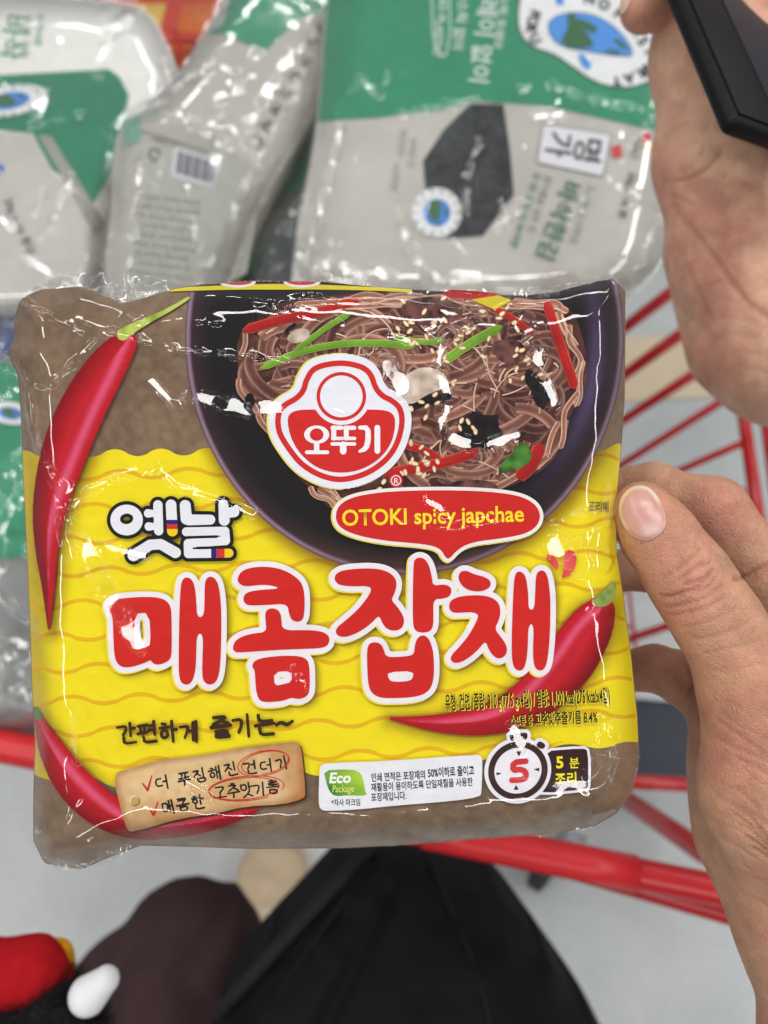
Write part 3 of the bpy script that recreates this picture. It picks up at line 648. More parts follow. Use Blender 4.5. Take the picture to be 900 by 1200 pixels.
D_ = Pack([(-240, 428), (-60, 418), (110, 424), (128, 520), (130, 700), (120, 850), (60, 868), (-240, 868)], [(0, 430, .62), (100, 430, .62), (0, 860, .60)], .03, 50, .006, 60, 91, cre=.013)
rd = thing('seaweed_pack', 'green pack with crumpled clear lower bag next to the left cart handle', 'seaweed pack', W(0, 860, .62), 'seaweed packs piled in the cart')
D_.body('pouch', .05, flatc((128, 130, 128), .3, 26), M_FOIL, rd)
layer('green_header', Poly([(-230, 432), (0, 424), (105, 430), (122, 520), (122, 640), (40, 650), (0, 655), (-230, 660)]), D_.depth, .0015, flatc((32, 140, 100), .14, 40), rd, M_FOIL, 3)
emblem(D_, rd, 12, 484, 26, 13, 8, .003)
bag_film(D_, rd, .006, 95, [([(0, 690), (20, 720), (45, 730)], 4, .008), ([(-10, 740), (15, 760), (30, 800)], 4, .008), ([(0, 820), (25, 830), (60, 835)], 4, .006), ([(0, 430), (30, 445), (60, 440)], 6, .008)], amp=.009)
U_ = Pack([(-200, 350), (-40, 338), (90, 346), (100, 430), (-200, 440)], [(0, 350, .68), (90, 350, .68), (0, 430, .66)], .02, 30, .003, 60, 97)
ru = thing('blue_pack', 'navy blue pack lying above the green pack by the cart handle', 'pack', W(0, 430, .70))
U_.body('pouch', .05, flatc((36, 52, 108), .15, 40), M_FOIL, ru)
bag_film(U_, ru, .004, 99)

# carton of snacks at the far end of the cart
M_CART = plain('red_printed_carton', (176, 52, 40), 0.5, 0.1, 40); M_ORG = plain('orange_print', (186, 96, 44), 0.5, 0.15, 60); M_YEL = plain('yellow_print', (200, 160, 74), 0.5, 0.12, 60)
bx = thing('snack_carton', 'red snack carton with yellow blobs behind the packs at the far end', 'carton', (-.28, 1.2, .405))
slab('carton_body', (-.52, 1.16, .405), (.5, .01, 0), (0, .12, 0), (0, 0, .53), M_CART, bx, .004)
rs3 = np.random.default_rng(3)
for k in range(22):
    w_, h_ = rs3.uniform(.05, .12), rs3.uniform(.02, .05); x_, z_ = -.51 + (k % 4) * .12 + rs3.uniform(0, .03), .45 + (k // 4) * .085 + rs3.uniform(0, .02)
    slab('printed_panel', (x_, 1.155 + (x_ + .52) * .02, z_), (min(w_, .1), .002, 0), (0, .006, 0), (0, 0, h_), (M_YEL, M_ORG)[k % 2], bx, .0025, 2)
for k in range(5): slab('top_panel', (-.5 + k * .095, 1.18, .934), (.07, .001, 0), (0, .08, 0), (0, 0, .003), (M_ORG, M_YEL)[k % 2], bx, .001, 1)

# ------------------------------------------------------------------ the noodle packet
PK = Pack([(17, 372), (24, 350), (48, 339), (95, 336), (122, 346), (145, 356), (172, 348), (205, 338), (240, 333), (300, 329), (380, 330), (440, 336), (500, 340), (560, 344), (610, 346), (650, 342), (700, 329), (719, 326),
           (733, 341), (733, 400), (732, 470), (727, 540), (722, 590), (723, 650), (731, 700), (740, 770), (747, 840), (749, 885), (742, 925), (724, 952), (698, 968), (650, 977), (560, 983), (480, 990), (400, 994), (300, 995), (210, 992), (165, 991),
           (130, 1004), (96, 1019), (52, 1012), (39, 985), (39, 930), (41, 870), (37, 800), (35, 730), (31, 640), (27, 560), (24, 480), (21, 440), (13, 424), (11, 412), (17, 396)],
          [(100, 400, .2235), (700, 400, .2215), (400, 950, .219)], .010, 44, .0011, 150, 131, 2.0, 0, cre=.0026)
pk = thing('noodle_packet', 'glossy yellow and brown packet of spicy japchae noodles held up by a hand', 'noodle packet', W(390, 995, .245))
dep = PK.depth; U = 6e-5                                         # one print level
SIL = grow(PK.whole(), -0.6)
kr1, kr2 = lin((138, 114, 92)), lin((112, 91, 72))
def kraft(x, y):
    t = .5 + .9 * vnoise(x, y, 46, 141) + .8 * vnoise(x, y, 9, 142) + .5 * vnoise(x, y, 4, 143)
    return mixc(kr2, kr1, t)
PK.body('wrapper', .045, kraft, M_KRAFT, pk, 150, 420, .93)

# shapes
def E6(p): return chaikin(tr(p, 120, 660, 6), 2)
mae1 = Poly(E6([(45,290),(70,260),(150,245),(280,236),(390,240),(450,262),(482,310),(486,400),(488,630),(475,680),(430,705),(385,716),(352,702),(340,678),(300,700),(220,727),(150,735),(108,712),(85,660),(78,560),(75,450),(70,370),(46,325)]), chaikin(tr([(222,355),(330,347),(340,570),(310,590),(265,603),(238,606),(230,590)], 120, 660, 6), 1))
mae2 = Poly(E6([(553,140),(570,105),(605,98),(636,125),(650,175),(660,260),(664,380),(714,376),(718,250),(720,135),(738,98),(775,94),(806,125),(825,200),(836,330),(835,560),(828,720),(815,800),(792,842),(755,857),(718,840),(702,800),(702,700),(710,492),(662,500),(660,640),(655,740),(640,812),(615,850),(580,855),(550,837),(537,780),(536,650),(540,400),(545,240)]))
def E6b(p): return chaikin(tr(p, 260, 650, 6), 2)
kom1 = Poly(E6b([(110,165),(133,120),(190,93),(290,83),(390,93),(472,125),(542,175),(574,230),(583,320),(579,420),(566,462),(530,474),(493,462),(473,420),(460,344),(330,353),(200,358),(163,346),(149,315),(158,280),(195,258),(280,247),(415,238),(350,215),(270,211),(180,223),(138,216),(113,192)]))
kom2 = Poly(E6b([(76,652),(93,605),(150,571),(220,554),(314,544),(308,470),(304,420),(314,390),(345,376),(382,381),(409,405),(419,450),(424,534),(600,529),(700,539),(747,564),(759,600),(742,642),(690,659),(560,663),(400,669),(200,683),(108,689),(83,677)]))
kom3 = Poly(E6b([(213,770),(240,739),(310,721),(420,711),(530,711),(592,729),(614,770),(618,860),(618,950),(602,992),(560,1014),(520,1013),(488,1005),(440,1026),(360,1036),(288,1036),(258,1016),(241,960),(235,880),(231,810),(216,797)]), chaikin(tr([(366,825),(490,817),(492,895),(430,912),(368,922)], 260, 650, 6), 1))
def E5b(p): return chaikin(tr(p, 380, 640, 5.625), 2)
jap1 = Poly(E5b([(66,215),(78,180),(130,157),(250,146),(360,149),(432,174),(472,215),(477,265),(460,320),(440,355),(482,400),(522,460),(527,510),(506,547),(460,560),(413,547),(383,510),(362,452),(310,510),(230,567),(150,599),(98,597),(73,570),(83,535),(130,498),(210,430),(270,360),(308,300),(308,272),(270,263),(190,266),(108,259),(78,240)]))
jap2 = Poly(E5b([(588,110),(600,83),(635,73),(667,88),(692,130),(709,200),(716,263),(790,250),(832,268),(840,295),(827,332),(780,347),(719,350),(719,450),(719,522),(700,562),(650,572),(603,562),(583,520),(584,300)]))
jap3 = Poly(E5b([(281,690),(293,643),(335,631),(372,643),(392,680),(406,732),(500,730),(592,720),(595,660),(610,608),(645,585),(682,598),(707,650),(722,720),(724,850),(707,932),(660,977),(580,997),(470,1002),(378,1002),(318,977),(290,920),(283,800)]), chaikin(tr([(417,830),(590,823),(582,875),(560,888),(500,895),(440,892),(422,870)], 380, 640, 5.625), 1))
def E5(p): return chaikin(tr(p, 510, 640, 5), 2)
cha1 = Poly(E5([(133,182),(148,148),(185,143),(225,164),(290,180),(327,205),(322,242),(280,264),(225,265),(178,250),(148,220)]))
cha2 = Poly(E5([(80,350),(93,314),(150,293),(250,286),(322,296),(367,325),(384,370),(376,430),(346,486),(392,540),(422,590),(417,637),(380,662),(343,647),(313,605),(295,552),(250,610),(180,667),(123,688),(90,672),(93,640),(140,593),(200,520),(242,440),(256,403),(225,387),(170,388),(108,392),(86,374)]))
cha3 = Poly(E5([(463,182),(478,150),(505,148),(530,175),(541,240),(546,300),(547,372),(581,372),(586,280),(589,180),(603,147),(635,140),(657,170),(669,240),(676,330),(673,500),(664,620),(651,702),(625,732),(593,724),(577,690),(572,620),(579,456),(545,460),(543,600),(531,692),(510,730),(473,727),(453,690),(447,600),(454,350)]))
title = [('mae', [mae1, mae2]), ('kom', [kom1, kom2, kom3]), ('jap', [jap1, jap2, jap3]), ('chae', [cha1, cha2, cha3])]
t_all = union(*[q for _, l in title for q in l])
drops = [Poly(E5([(650,65),(663,42),(690,50),(715,80),(725,110),(715,145),(700,130),(670,100)])), Poly(E5([(748,80),(760,35),(790,18),(822,38),(832,80),(815,140),(780,178),(735,192),(755,150)]))]
pep1 = Stroke([(146,402,15),(128,425,23),(100,470,27.5),(76,525,28),(58,590,21),(54,640,14),(57,690,7.5),(57,737,1.2)])
pep2 = Stroke([(45,842,5),(58,875,15),(84,918,22),(122,952,22),(165,970,16),(215,968,13.5),(262,958,12),(302,949,2)])
pep3 = Stroke([(704,716,17),(690,738,29),(664,782,31),(622,823,26),(575,845,18.5),(515,849,11),(458,842,1.4)])
bowl = Ell(474, 396, 257, 277)
ban_o = Poly(chaikin([(388,605),(394,588),(415,577),(460,571),(540,570),(600,574),(627,584),(638,600),(635,617),(620,629),(590,635),(556,639),(540,646),(528,660),(519,657),(513,645),(490,641),(450,638),(415,631),(394,621)], 2))
logo_o = Poly(chaikin(tr([(62,420),(75,345),(120,293),(203,250),(215,190),(260,112),(330,78),(430,62),(520,70),(603,98),(655,155),(680,240),(745,268),(802,320),(824,400),(812,500),(772,600),(702,682),(600,747),(480,780),(395,777),(300,747),(198,682),(120,580),(74,500)], 300, 400, 4.5), 2))
tag = Poly(chaikin(tr([(52,145),(70,124),(150,100),(250,72),(420,55),(600,20),(780,0),(830,0),(842,40),(858,215),(848,238),(760,262),(600,270),(480,300),(330,320),(130,378),(104,372),(80,290),(55,190)], 120, 870, 3.6), 1))
eco = Poly(chaikin(tr([(58,110),(62,68),(100,58),(400,48),(800,18),(836,22),(840,60),(836,195),(828,220),(700,240),(420,262),(250,280),(100,288),(62,282),(54,240)], 360, 880, 4.09), 1))

# yellow panel with scalloped edges
def wav(x, ph=0.0, P=86, A=5.0):
    s = np.sin((x + ph) * 2 * np.pi / P); return A * (np.abs(s) ** .8 * np.sign(s))
def ytop(x): return 531 - .012 * (x - 100) + wav(x, 14, 54, 4.2)
def ybot(x): return np.interp(x, [30, 150, 360, 570, 690, 750], [906, 920, 906, 893, 872, 874]) + wav(x, 40, 80, 4.5)
ypan = Op(lambda x, y: np.maximum(np.maximum(ytop(x) - y, y - ybot(x)), SIL(x, y)), (10, 515, 760, 930))
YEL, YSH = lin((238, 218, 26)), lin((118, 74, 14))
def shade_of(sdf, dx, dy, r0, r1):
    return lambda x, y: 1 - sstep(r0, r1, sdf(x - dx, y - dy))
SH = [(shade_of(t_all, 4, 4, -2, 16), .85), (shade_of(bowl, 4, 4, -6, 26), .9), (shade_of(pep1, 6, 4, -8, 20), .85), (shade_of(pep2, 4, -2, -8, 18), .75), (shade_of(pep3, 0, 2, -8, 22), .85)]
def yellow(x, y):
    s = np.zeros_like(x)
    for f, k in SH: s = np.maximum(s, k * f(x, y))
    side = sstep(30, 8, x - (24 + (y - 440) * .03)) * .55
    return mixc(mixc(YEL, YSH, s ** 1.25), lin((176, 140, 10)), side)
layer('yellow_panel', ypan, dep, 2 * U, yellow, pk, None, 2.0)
WL = []
for k in range(11):
    y0 = 548 + k * 37.5
    WL.append(Op(lambda x, y, y0=y0, k=k: np.maximum(np.maximum(np.abs(y - (y0 - .035 * (x - 380) + wav(x, 31 * k, 80, 4.6))) - 2.3, SIL(x, y) + 1), np.maximum(ytop(x) + 4 - y, y - ybot(x) + 3)), (10, y0 - 30, 760, y0 + 30)))
wl = union(*WL)
def wcol(x, y):
    s = np.zeros_like(x)
    for f, k in SH: s = np.maximum(s, k * f(x, y))
    return mixc(lin((226, 178, 22)), YSH * .9, s ** 1.25)
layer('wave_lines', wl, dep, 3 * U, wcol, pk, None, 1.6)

# the bowl
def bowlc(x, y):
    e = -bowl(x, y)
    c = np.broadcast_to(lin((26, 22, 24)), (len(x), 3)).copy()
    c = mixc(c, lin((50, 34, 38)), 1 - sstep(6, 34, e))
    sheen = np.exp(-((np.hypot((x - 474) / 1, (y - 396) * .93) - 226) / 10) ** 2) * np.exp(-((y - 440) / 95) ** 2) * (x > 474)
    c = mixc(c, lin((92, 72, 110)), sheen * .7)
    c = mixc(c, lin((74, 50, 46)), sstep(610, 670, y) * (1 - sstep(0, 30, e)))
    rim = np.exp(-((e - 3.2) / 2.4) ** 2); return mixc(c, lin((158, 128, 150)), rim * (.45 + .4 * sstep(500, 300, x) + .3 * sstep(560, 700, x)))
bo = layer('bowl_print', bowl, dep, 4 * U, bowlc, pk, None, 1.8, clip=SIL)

# japchae: swirling glass noodles, strand over strand
blob = Poly(chaikin([(276,402),(290,376),(322,356),(370,348),(440,342),(520,342),(600,348),(658,350),(676,372),(684,400),(690,432),(684,462),(668,484),(662,515),(645,545),(610,566),(560,582),(500,592),(440,596),(392,602),(372,580),(345,556),(318,520),(300,486),(284,470),(280,440)], 2))
nbase = layer('noodle_bed', blob, dep, 5 * U, lambda x, y: lin((78, 46, 40)) * (1 + 1.2 * vnoise(x, y, 16, 151) + .8 * vnoise(x, y, 6, 152))[:, None], bo, M_PHOTO, 2.5, clip=SIL)
def ribbons(name, strands, base, step, parent, mat, label=None):
    V, Fc, Cc = [], [], []; nv = 0; prof = np.array([-1, -.62, -.12, .35, .72, 1.0])
    for k, (P, w, c0, c1, c2, c3, c4, c5) in enumerate(strands):
        P = chaikin(P, 2, False); t = np.gradient(P, axis=0); t /= np.hypot(*t.T)[:, None] + 1e-9; nrm = np.stack([-t[:, 1], t[:, 0]], 1)
        ww = w * np.clip(np.minimum(np.arange(len(P)), np.arange(len(P))[::-1]) / 2.0, .3, 1)
        Q = P[:, None] + nrm[:, None] * (prof[None, :, None] * ww[:, None, None])
        q = Q.reshape(-1, 2); o = base + k * step
        V.append(W(q[:, 0], q[:, 1], dep(q[:, 0], q[:, 1]) - o))
        cc = np.stack([c0, c1, c2, c3, c4, c5])[None].repeat(len(P), 0)
        g = 1 + .5 * vnoise(P[:, 0], P[:, 1], 22, 160 + k % 9)
        Cc.append((cc * g[:, None, None]).reshape(-1, 3))
        i = np.arange(len(P) - 1)[:, None] * 6 + np.arange(5)[None]; i = i.ravel() + nv
        Fc.append(np.stack([i, i + 6, i + 7, i + 1], 1)); nv += len(q)
    return mesh_obj(name, np.vstack(V), np.vstack(Fc), mat, parent, True, np.clip(np.vstack(Cc), 0, 1))
strands = []; rs = np.random.default_rng(5)
cens = [(330, 420), (440, 400), (560, 410), (640, 400), (600, 470), (630, 510), (530, 520), (470, 440), (400, 480), (560, 560), (620, 440), (510, 380)]
tries = 0
while len(strands) < 210 and tries < 9000:
    tries += 1
    cx, cy = cens[rs.integers(len(cens))]; cx += rs.normal(0, 26); cy += rs.normal(0, 20)
    r0 = rs.uniform(14, 90); a0 = rs.uniform(0, 6.28); da = rs.uniform(1.0, 3.6) * rs.choice([-1, 1]); ec = rs.uniform(.5, 1.0); ro = rs.uniform(-.5, .5) + .2
    tt = np.linspace(0, 1, 16); rr = r0 * (1 + rs.uniform(-.35, .35) * tt); u = rr * np.cos(a0 + da * tt); v = rr * ec * np.sin(a0 + da * tt)
    P = np.stack([cx + u * math.cos(ro) - v * math.sin(ro), cy + u * math.sin(ro) + v * math.cos(ro)], 1)
    if np.max(blob(P[:, 0], P[:, 1])) > -3 or np.max(SIL(P[:, 0], P[:, 1])) > -4: continue
    b = rs.uniform(0, 1) ** 1.2 * (.5 + .5 * len(strands) / 210)
    c = mixc(lin((84, 44, 40)), lin((164, 110, 94)), np.array(b)); dk = c * .35; hi = mixc(c, lin((226, 188, 164)), np.array(.18 + .38 * b))
    strands.append((P, rs.uniform(4.8, 7.0), hi * .8, c * .85, dk + c * .25, c, hi, c * .75))
for k in range(26):                                              # pale loops round the rim of the heap
    L = blob.loops[0]; i = rs.integers(len(L)); m_ = int(len(L) * rs.uniform(.05, .11)); idx = [(i + j) % len(L) for j in range(m_)]
    ins = rs.uniform(2, 14); cen = np.array([480, 460]); P = L[idx]; P = P + (cen - P) / np.hypot(*(cen - P).T)[:, None] * (ins + 5 * np.sin(np.linspace(0, rs.uniform(2, 7), m_)))[:, None]
    if len(P) < 4 or np.max(SIL(P[:, 0], P[:, 1])) > -3: continue
    c = lin((170, 116, 96)); hi = lin((222, 182, 158)); strands.append((P[::2] if len(P) > 8 else P, rs.uniform(3.2, 4.4), hi, c, c * .7, c * .85, hi, c * .8))
for P, w, *_ in [strands[i] for i in rs.choice(len(strands), 110)]:     # wet shine along some strands
    i = rs.integers(0, max(1, len(P) - 5)); Q_ = P[i:i + 5] + rs.normal(0, .8, 2)
    if len(Q_) > 3: c = lin((216, 180, 158)); strands.append((Q_, rs.uniform(.5, 1.1), c * .7, c, c, c, c * .9, c * .7))
rb_ = ribbons('noodles', strands, 6 * U, 1.4e-6, bo, M_PHOTO); rb_['kind'] = 'stuff'
Z0 = 6 * U + len(strands) * 1.4e-6                                # ~0.85 mm: everything lying on the noodles
def strip(c, e): return (lin(e), lin(c), lin(c) * 1.05, lin(c) * .9, lin(c) * .8, lin(e) * .7)
for P, w in (([(284,388),(330,374),(375,366),(420,352)], 6), ([(640,352),(652,390),(664,425),(674,456)], 6), ([(590,350),(560,346),(520,344)], 5), ([(450,556),(490,548),(530,540),(560,528)], 6.5), ([(470,520),(500,528),(516,540)], 5), ([(606,560),(622,548),(634,520)], 8), ([(330,470),(338,500),(350,530)], 5), ([(560,352),(600,372),(625,392)],4)):
    ribbons('red_pepper_strip', [(np.array(P, float), w, *strip((172, 34, 30), (206, 84, 66)))], Z0, 0, bo, M_PHOTO)
for P, w in (([(305,432),(350,412),(400,402),(450,402),(486,406)], 4.2), ([(345,412),(380,385),(412,366)], 3.4), ([(520,424),(548,404),(588,382)], 5.5), ([(462,396),(500,402),(520,398)], 3.2)):
    ribbons('scallion_strip', [(np.array(P, float), w, *strip((112, 158, 46), (168, 196, 88)))], Z0 + .6 * U, 0, bo, M_PHOTO)
for P, c in (([(462,466),(470,442),(496,428),(520,436),(528,452),(500,462),(482,476)], (206, 186, 170)), ([(334,398),(344,386),(362,384),(364,396),(346,404)], (196, 176, 160))):
    layer('mushroom_slice', Poly(chaikin(P)), dep, Z0 + U, lambda x, y, c=c: lin(c) * (1 + .8 * vnoise(x, y, 9, 171))[:, None], bo, M_PHOTO, 1.5)
for P in ([(460,470),(482,468),(500,460),(514,464),(528,456),(531,466),(516,474),(500,474),(484,482),(466,480)], [(534,492),(548,488),(556,480),(570,488),(586,484),(582,498),(592,508),(580,516),(574,530),(560,522),(546,530),(546,516),(532,512),(540,502)], [(616,432),(626,434),(634,446),(646,452),(652,468),(640,470),(638,482),(626,472),(622,456),(614,446)], [(286,466),(294,458),(300,470),(296,480),(288,476)], [(330,392),(340,380),(350,378),(338,390)]):
    layer('black_fungus', Poly(chaikin(P)), dep, Z0 + .8 * U, lambda x, y: lin((30, 24, 26)) * (1 + 1.4 * vnoise(x, y, 7, 173))[:, None], bo, M_PHOTO, 1.5)
for P in ([(470,352),(510,346),(545,358),(540,376),(500,384),(470,374)], [(500,570),(560,560),(590,570),(560,590),(500,592)], [(570,400),(610,396),(620,420),(590,430)]):
    layer('beef_piece', Poly(chaikin(P)), dep, Z0 + .4 * U, lambda x, y: lin((92, 58, 54)) * (1 + 1.6 * vnoise(x, y, 6, 175) + vnoise(x, y, 14, 176))[:, None], bo, M_PHOTO, 1.5)
layer('leaf_garnish', Poly(chaikin([(582,556),(590,540),(604,528),(608,518),(620,520),(624,538),(612,548),(598,552)])), dep, Z0 + 1.5 * U, lambda x, y: lin((62, 108, 40)) * (1 + 1.6 * vnoise(x, y, 8, 177))[:, None], bo, M_PHOTO, 1.3)
seeds = []
for cx, cy, n_, s_ in ((490, 545, 16, 16), (500, 478, 9, 16), (540, 405, 12, 26), (590, 430, 8, 22), (500, 375, 7, 22), (555, 350, 8, 34), (545, 500, 5, 12), (480, 390, 6, 14), (600, 380, 5, 20), (440, 560, 5, 18), (470, 520, 4, 8)):
    for _ in range(n_):
        x_, y_ = cx + rs.normal(0, s_), cy + rs.normal(0, s_ * .6)
        if blob(np.array([x_]), np.array([y_]))[0] < -5 and SIL(np.array([x_]), np.array([y_]))[0] < -6: seeds.append(Ell(x_, y_, rs.uniform(3.6, 4.8), rs.uniform(2, 2.7), rs.uniform(0, 180)))
for e_ in seeds:
    layer('sesame_seed', e_, dep, Z0 + 2 * U, lambda x, y, e_=e_: mixc(lin((246, 226, 188)), lin((176, 128, 80)), np.clip(1 + e_(x, y) / 2.4, 0, 1) ** 2), bo, M_PHOTO, 1.0, 1)
H = Z0 + 3 * U                                                   # level of the crisp print on top

# chilli peppers
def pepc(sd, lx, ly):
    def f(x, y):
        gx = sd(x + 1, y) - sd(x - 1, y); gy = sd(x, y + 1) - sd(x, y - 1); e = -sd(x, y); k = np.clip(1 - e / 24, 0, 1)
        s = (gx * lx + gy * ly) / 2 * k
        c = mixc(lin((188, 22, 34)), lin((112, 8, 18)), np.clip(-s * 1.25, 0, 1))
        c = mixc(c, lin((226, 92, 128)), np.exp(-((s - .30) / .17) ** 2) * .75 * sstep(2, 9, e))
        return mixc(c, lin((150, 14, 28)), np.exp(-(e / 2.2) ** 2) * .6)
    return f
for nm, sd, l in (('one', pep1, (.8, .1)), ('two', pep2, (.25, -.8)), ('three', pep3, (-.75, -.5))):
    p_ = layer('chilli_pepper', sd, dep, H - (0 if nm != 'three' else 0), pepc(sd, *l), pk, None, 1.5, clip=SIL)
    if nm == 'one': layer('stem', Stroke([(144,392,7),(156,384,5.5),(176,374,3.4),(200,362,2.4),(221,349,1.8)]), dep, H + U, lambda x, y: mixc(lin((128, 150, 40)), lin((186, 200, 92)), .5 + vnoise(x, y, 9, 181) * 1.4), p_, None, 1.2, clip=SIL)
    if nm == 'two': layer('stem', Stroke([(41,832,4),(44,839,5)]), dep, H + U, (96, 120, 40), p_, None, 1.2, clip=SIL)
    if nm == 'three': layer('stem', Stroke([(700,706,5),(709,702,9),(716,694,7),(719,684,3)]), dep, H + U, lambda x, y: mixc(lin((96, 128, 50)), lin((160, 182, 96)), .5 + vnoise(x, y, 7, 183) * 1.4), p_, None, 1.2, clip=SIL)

# title
H1 = H + 2 * U
for n_, ls in title:
    u_ = union(*ls)
    lo = layer('letter_outline', grow(u_, 6.6), dep, H1 + (0 if n_ != 'jap' else U * .5), (236, 230, 236), pk, None, 1.25)
    layer('letter_edge', Op(lambda x, y, u_=u_: np.maximum(u_(x + 1.6, y - 1.2) - 7.0, -(u_(x, y) - 6.2)), grow(u_, 9).bbox()), dep, H1 - U, (240, 222, 60), lo, None, 1.25)
    for q in ls: layer('letter', q, dep, H1 + 2 * U, lambda x, y: lin((204, 36, 30)) * (1 + .06 * vnoise(x, y, 60, 185))[:, None], lo, None, 1.2)
for q in drops: layer('drop_mark', q, dep, H1 + U, lambda x, y: mixc(lin((206, 40, 44)), lin((226, 96, 90)), .5 + vnoise(x, y, 14, 187)), pk, None, 1.0)

# small white word above the title
def q5(l): return [[(120 + x / 5, 570 + y / 5, r / 5) for x, y, r in p] for p in l]
ye_o = minus(Ell(120 + 142 / 5, 570 + 197 / 5, 95 / 5, 90 / 5), Ell(120 + 142 / 5, 570 + 190 / 5, 39 / 5, 31 / 5, -8))
parts_ = [ye_o, Stroke(*q5([[(325, 108, 27), (330, 260, 27)], [(268, 158, 25), (310, 158, 18)], [(272, 235, 25), (310, 235, 18)]])),
          Stroke(*q5([[(402, 108, 31), (410, 262, 31)]])), Stroke(*q5([[(182, 405, 33), (312, 322, 30), (428, 388, 32)]]), smooth=1),
          Stroke(*q5([[(485, 112, 32), (492, 190, 33), (505, 196, 32), (632, 195, 29)]]), smooth=0), Stroke(*q5([[(708, 104, 28), (714, 198, 32)], [(716, 158, 30), (772, 150, 30)]])),
          Stroke(*q5([[(492, 266, 26), (718, 262, 26), (722, 318, 26), (502, 334, 26), (504, 394, 26), (742, 391, 26)]]), smooth=0)]
slots = union(Stroke(*q5([[(495, 299, 8), (670, 294, 8)]])), Stroke(*q5([[(555, 361, 8), (720, 357, 8)]])))
parts_[6] = minus(parts_[6], slots)
yn = layer('word_outline', grow(union(*parts_[:6], Stroke(*q5([[(492, 266, 26), (718, 262, 26), (722, 318, 26), (502, 334, 26), (504, 394, 26), (742, 391, 26)]]), smooth=0)), 4.2), dep, H1, (26, 24, 24), pk, None, 1.0)
for q in parts_: layer('word_letter', q, dep, H1 + U, (228, 228, 236), yn, None, 1.0)
def band(a, x0, y0, x1, y1): return Op(lambda x, y: np.maximum(a(x, y), np.maximum(np.maximum(x0 - x, x - x1), np.maximum(y0 - y, y - y1))), (x0, y0, x1, y1))
for a_, x0, y0, x1, y1, c_ in ((parts_[2], 370, 196, 450, 221, (34, 36, 120)), (parts_[2], 370, 221, 450, 250, (206, 52, 40)), (parts_[2], 370, 250, 450, 300, (240, 200, 30)), (parts_[6], 637, 364, 668, 425, (34, 36, 120)), (parts_[6], 668, 364, 716, 425, (206, 52, 40)), (parts_[6], 716, 364, 775, 425, (240, 200, 30))):
    layer('colour_stripe', band(a_, 120 + x0 / 5, 570 + y0 / 5, 120 + x1 / 5, 570 + y1 / 5), dep, H1 + 2 * U, c_, yn, None, 0.8)

# brand emblem (the printed face is left out: plain disc)
LW = (232, 232, 240); LR = (206, 42, 38)
lg = layer('brand_emblem', logo_o, dep, H1 + U, LW, pk, None, 1.2)
layer('emblem_edge', Op(lambda x, y: np.maximum(logo_o(x + 1.2, y) - 1.0, -logo_o(x, y)), grow(logo_o, 3).bbox()), dep, H1, (232, 220, 90), lg, None, 1.2)
layer('red_ring', minus(grow(logo_o, -8), grow(logo_o, -14.5)), dep, H1 + 2 * U, LR, lg, None, 1.0)
face = Ell(300 + 450 / 4.5, 400 + 290 / 4.5, 29, 28.5)
layer('red_field', minus(Poly(chaikin(tr([(165,425),(172,385),(215,361),(330,359),(575,359),(680,361),(725,383),(737,425),(722,520),(672,602),(590,662),(500,692),(400,692),(310,662),(230,592),(183,510)], 300, 400, 4.5), 2)), grow(face, 5)), dep, H1 + 2 * U, LR, lg, None, 1.0)
layer('red_circle', minus(face, grow(face, -4)), dep, H1 + 2 * U, LR, lg, None, 0.9)
def q45(l): return [[(300 + x / 4.5, 400 + y / 4.5, r / 4.5) for x, y, r in p] for p in l]
o_ = union(minus(Ell(300 + 320 / 4.5, 400 + 492 / 4.5, 66 / 4.5, 48 / 4.5), Ell(300 + 320 / 4.5, 400 + 492 / 4.5, 36 / 4.5, 33 / 4.5)), Stroke(*q45([[(320, 540, 14), (320, 580, 14)], [(268, 585, 10), (376, 585, 10)]])))
d_ = Stroke(*q45([[(404, 456, 11), (450, 456, 11)], [(410, 456, 13), (410, 510, 13)], [(404, 512, 9), (455, 512, 9)], [(472, 456, 11), (518, 456, 11)], [(476, 456, 13), (476, 510, 13)], [(472, 512, 9), (520, 512, 9)], [(402, 541, 9), (520, 541, 9)], [(460, 545, 17), (460, 580, 17)]]))
g_ = Stroke(*q45([[(548, 455, 10), (590, 455, 13), (592, 520, 15), (580, 565, 14), (548, 580, 8)], [(640, 456, 15), (640, 578, 15)]]), smooth=1)
for q in (o_, d_, g_): layer('emblem_letter', q, dep, H1 + 3 * U, (240, 238, 242), lg, None, 0.8)
layer('trademark_disc', Ell(464, 563, 8.2, 8.2), dep, H1 + U, LR, pk, None, 0.8); layer('trademark_ring', minus(Ell(464, 563, 6, 6.2), Ell(464, 563, 4.9, 5.1)), dep, H1 + 2 * U, LW, pk, None, 0.6)
text('trademark_letter', 'R', 464, 566.8, 9.5, dep, H1 + 2 * U, LW, pk, 0, .01, align='CENTER')

# english banner
bn = layer('banner', ban_o, dep, H1 + 3 * U, (238, 232, 228), pk, None, 1.1)
layer('banner_red', grow(ban_o, -4.2), dep, H1 + 4 * U, (204, 38, 34), bn, None, 1.1)
layer('banner_edge', Op(lambda x, y: np.maximum(ban_o(x + 1.0, y - .6) - .8, -ban_o(x, y)), grow(ban_o, 3).bbox()), dep, H1 + 2 * U, (232, 210, 60), bn, None, 1.1)
text('banner_lettering', 'OTOKI spicy japchae', 400.5, 616, 26.5, dep, H1 + 5 * U, (246, 222, 40), bn, -1.4, .017, xs=.93)

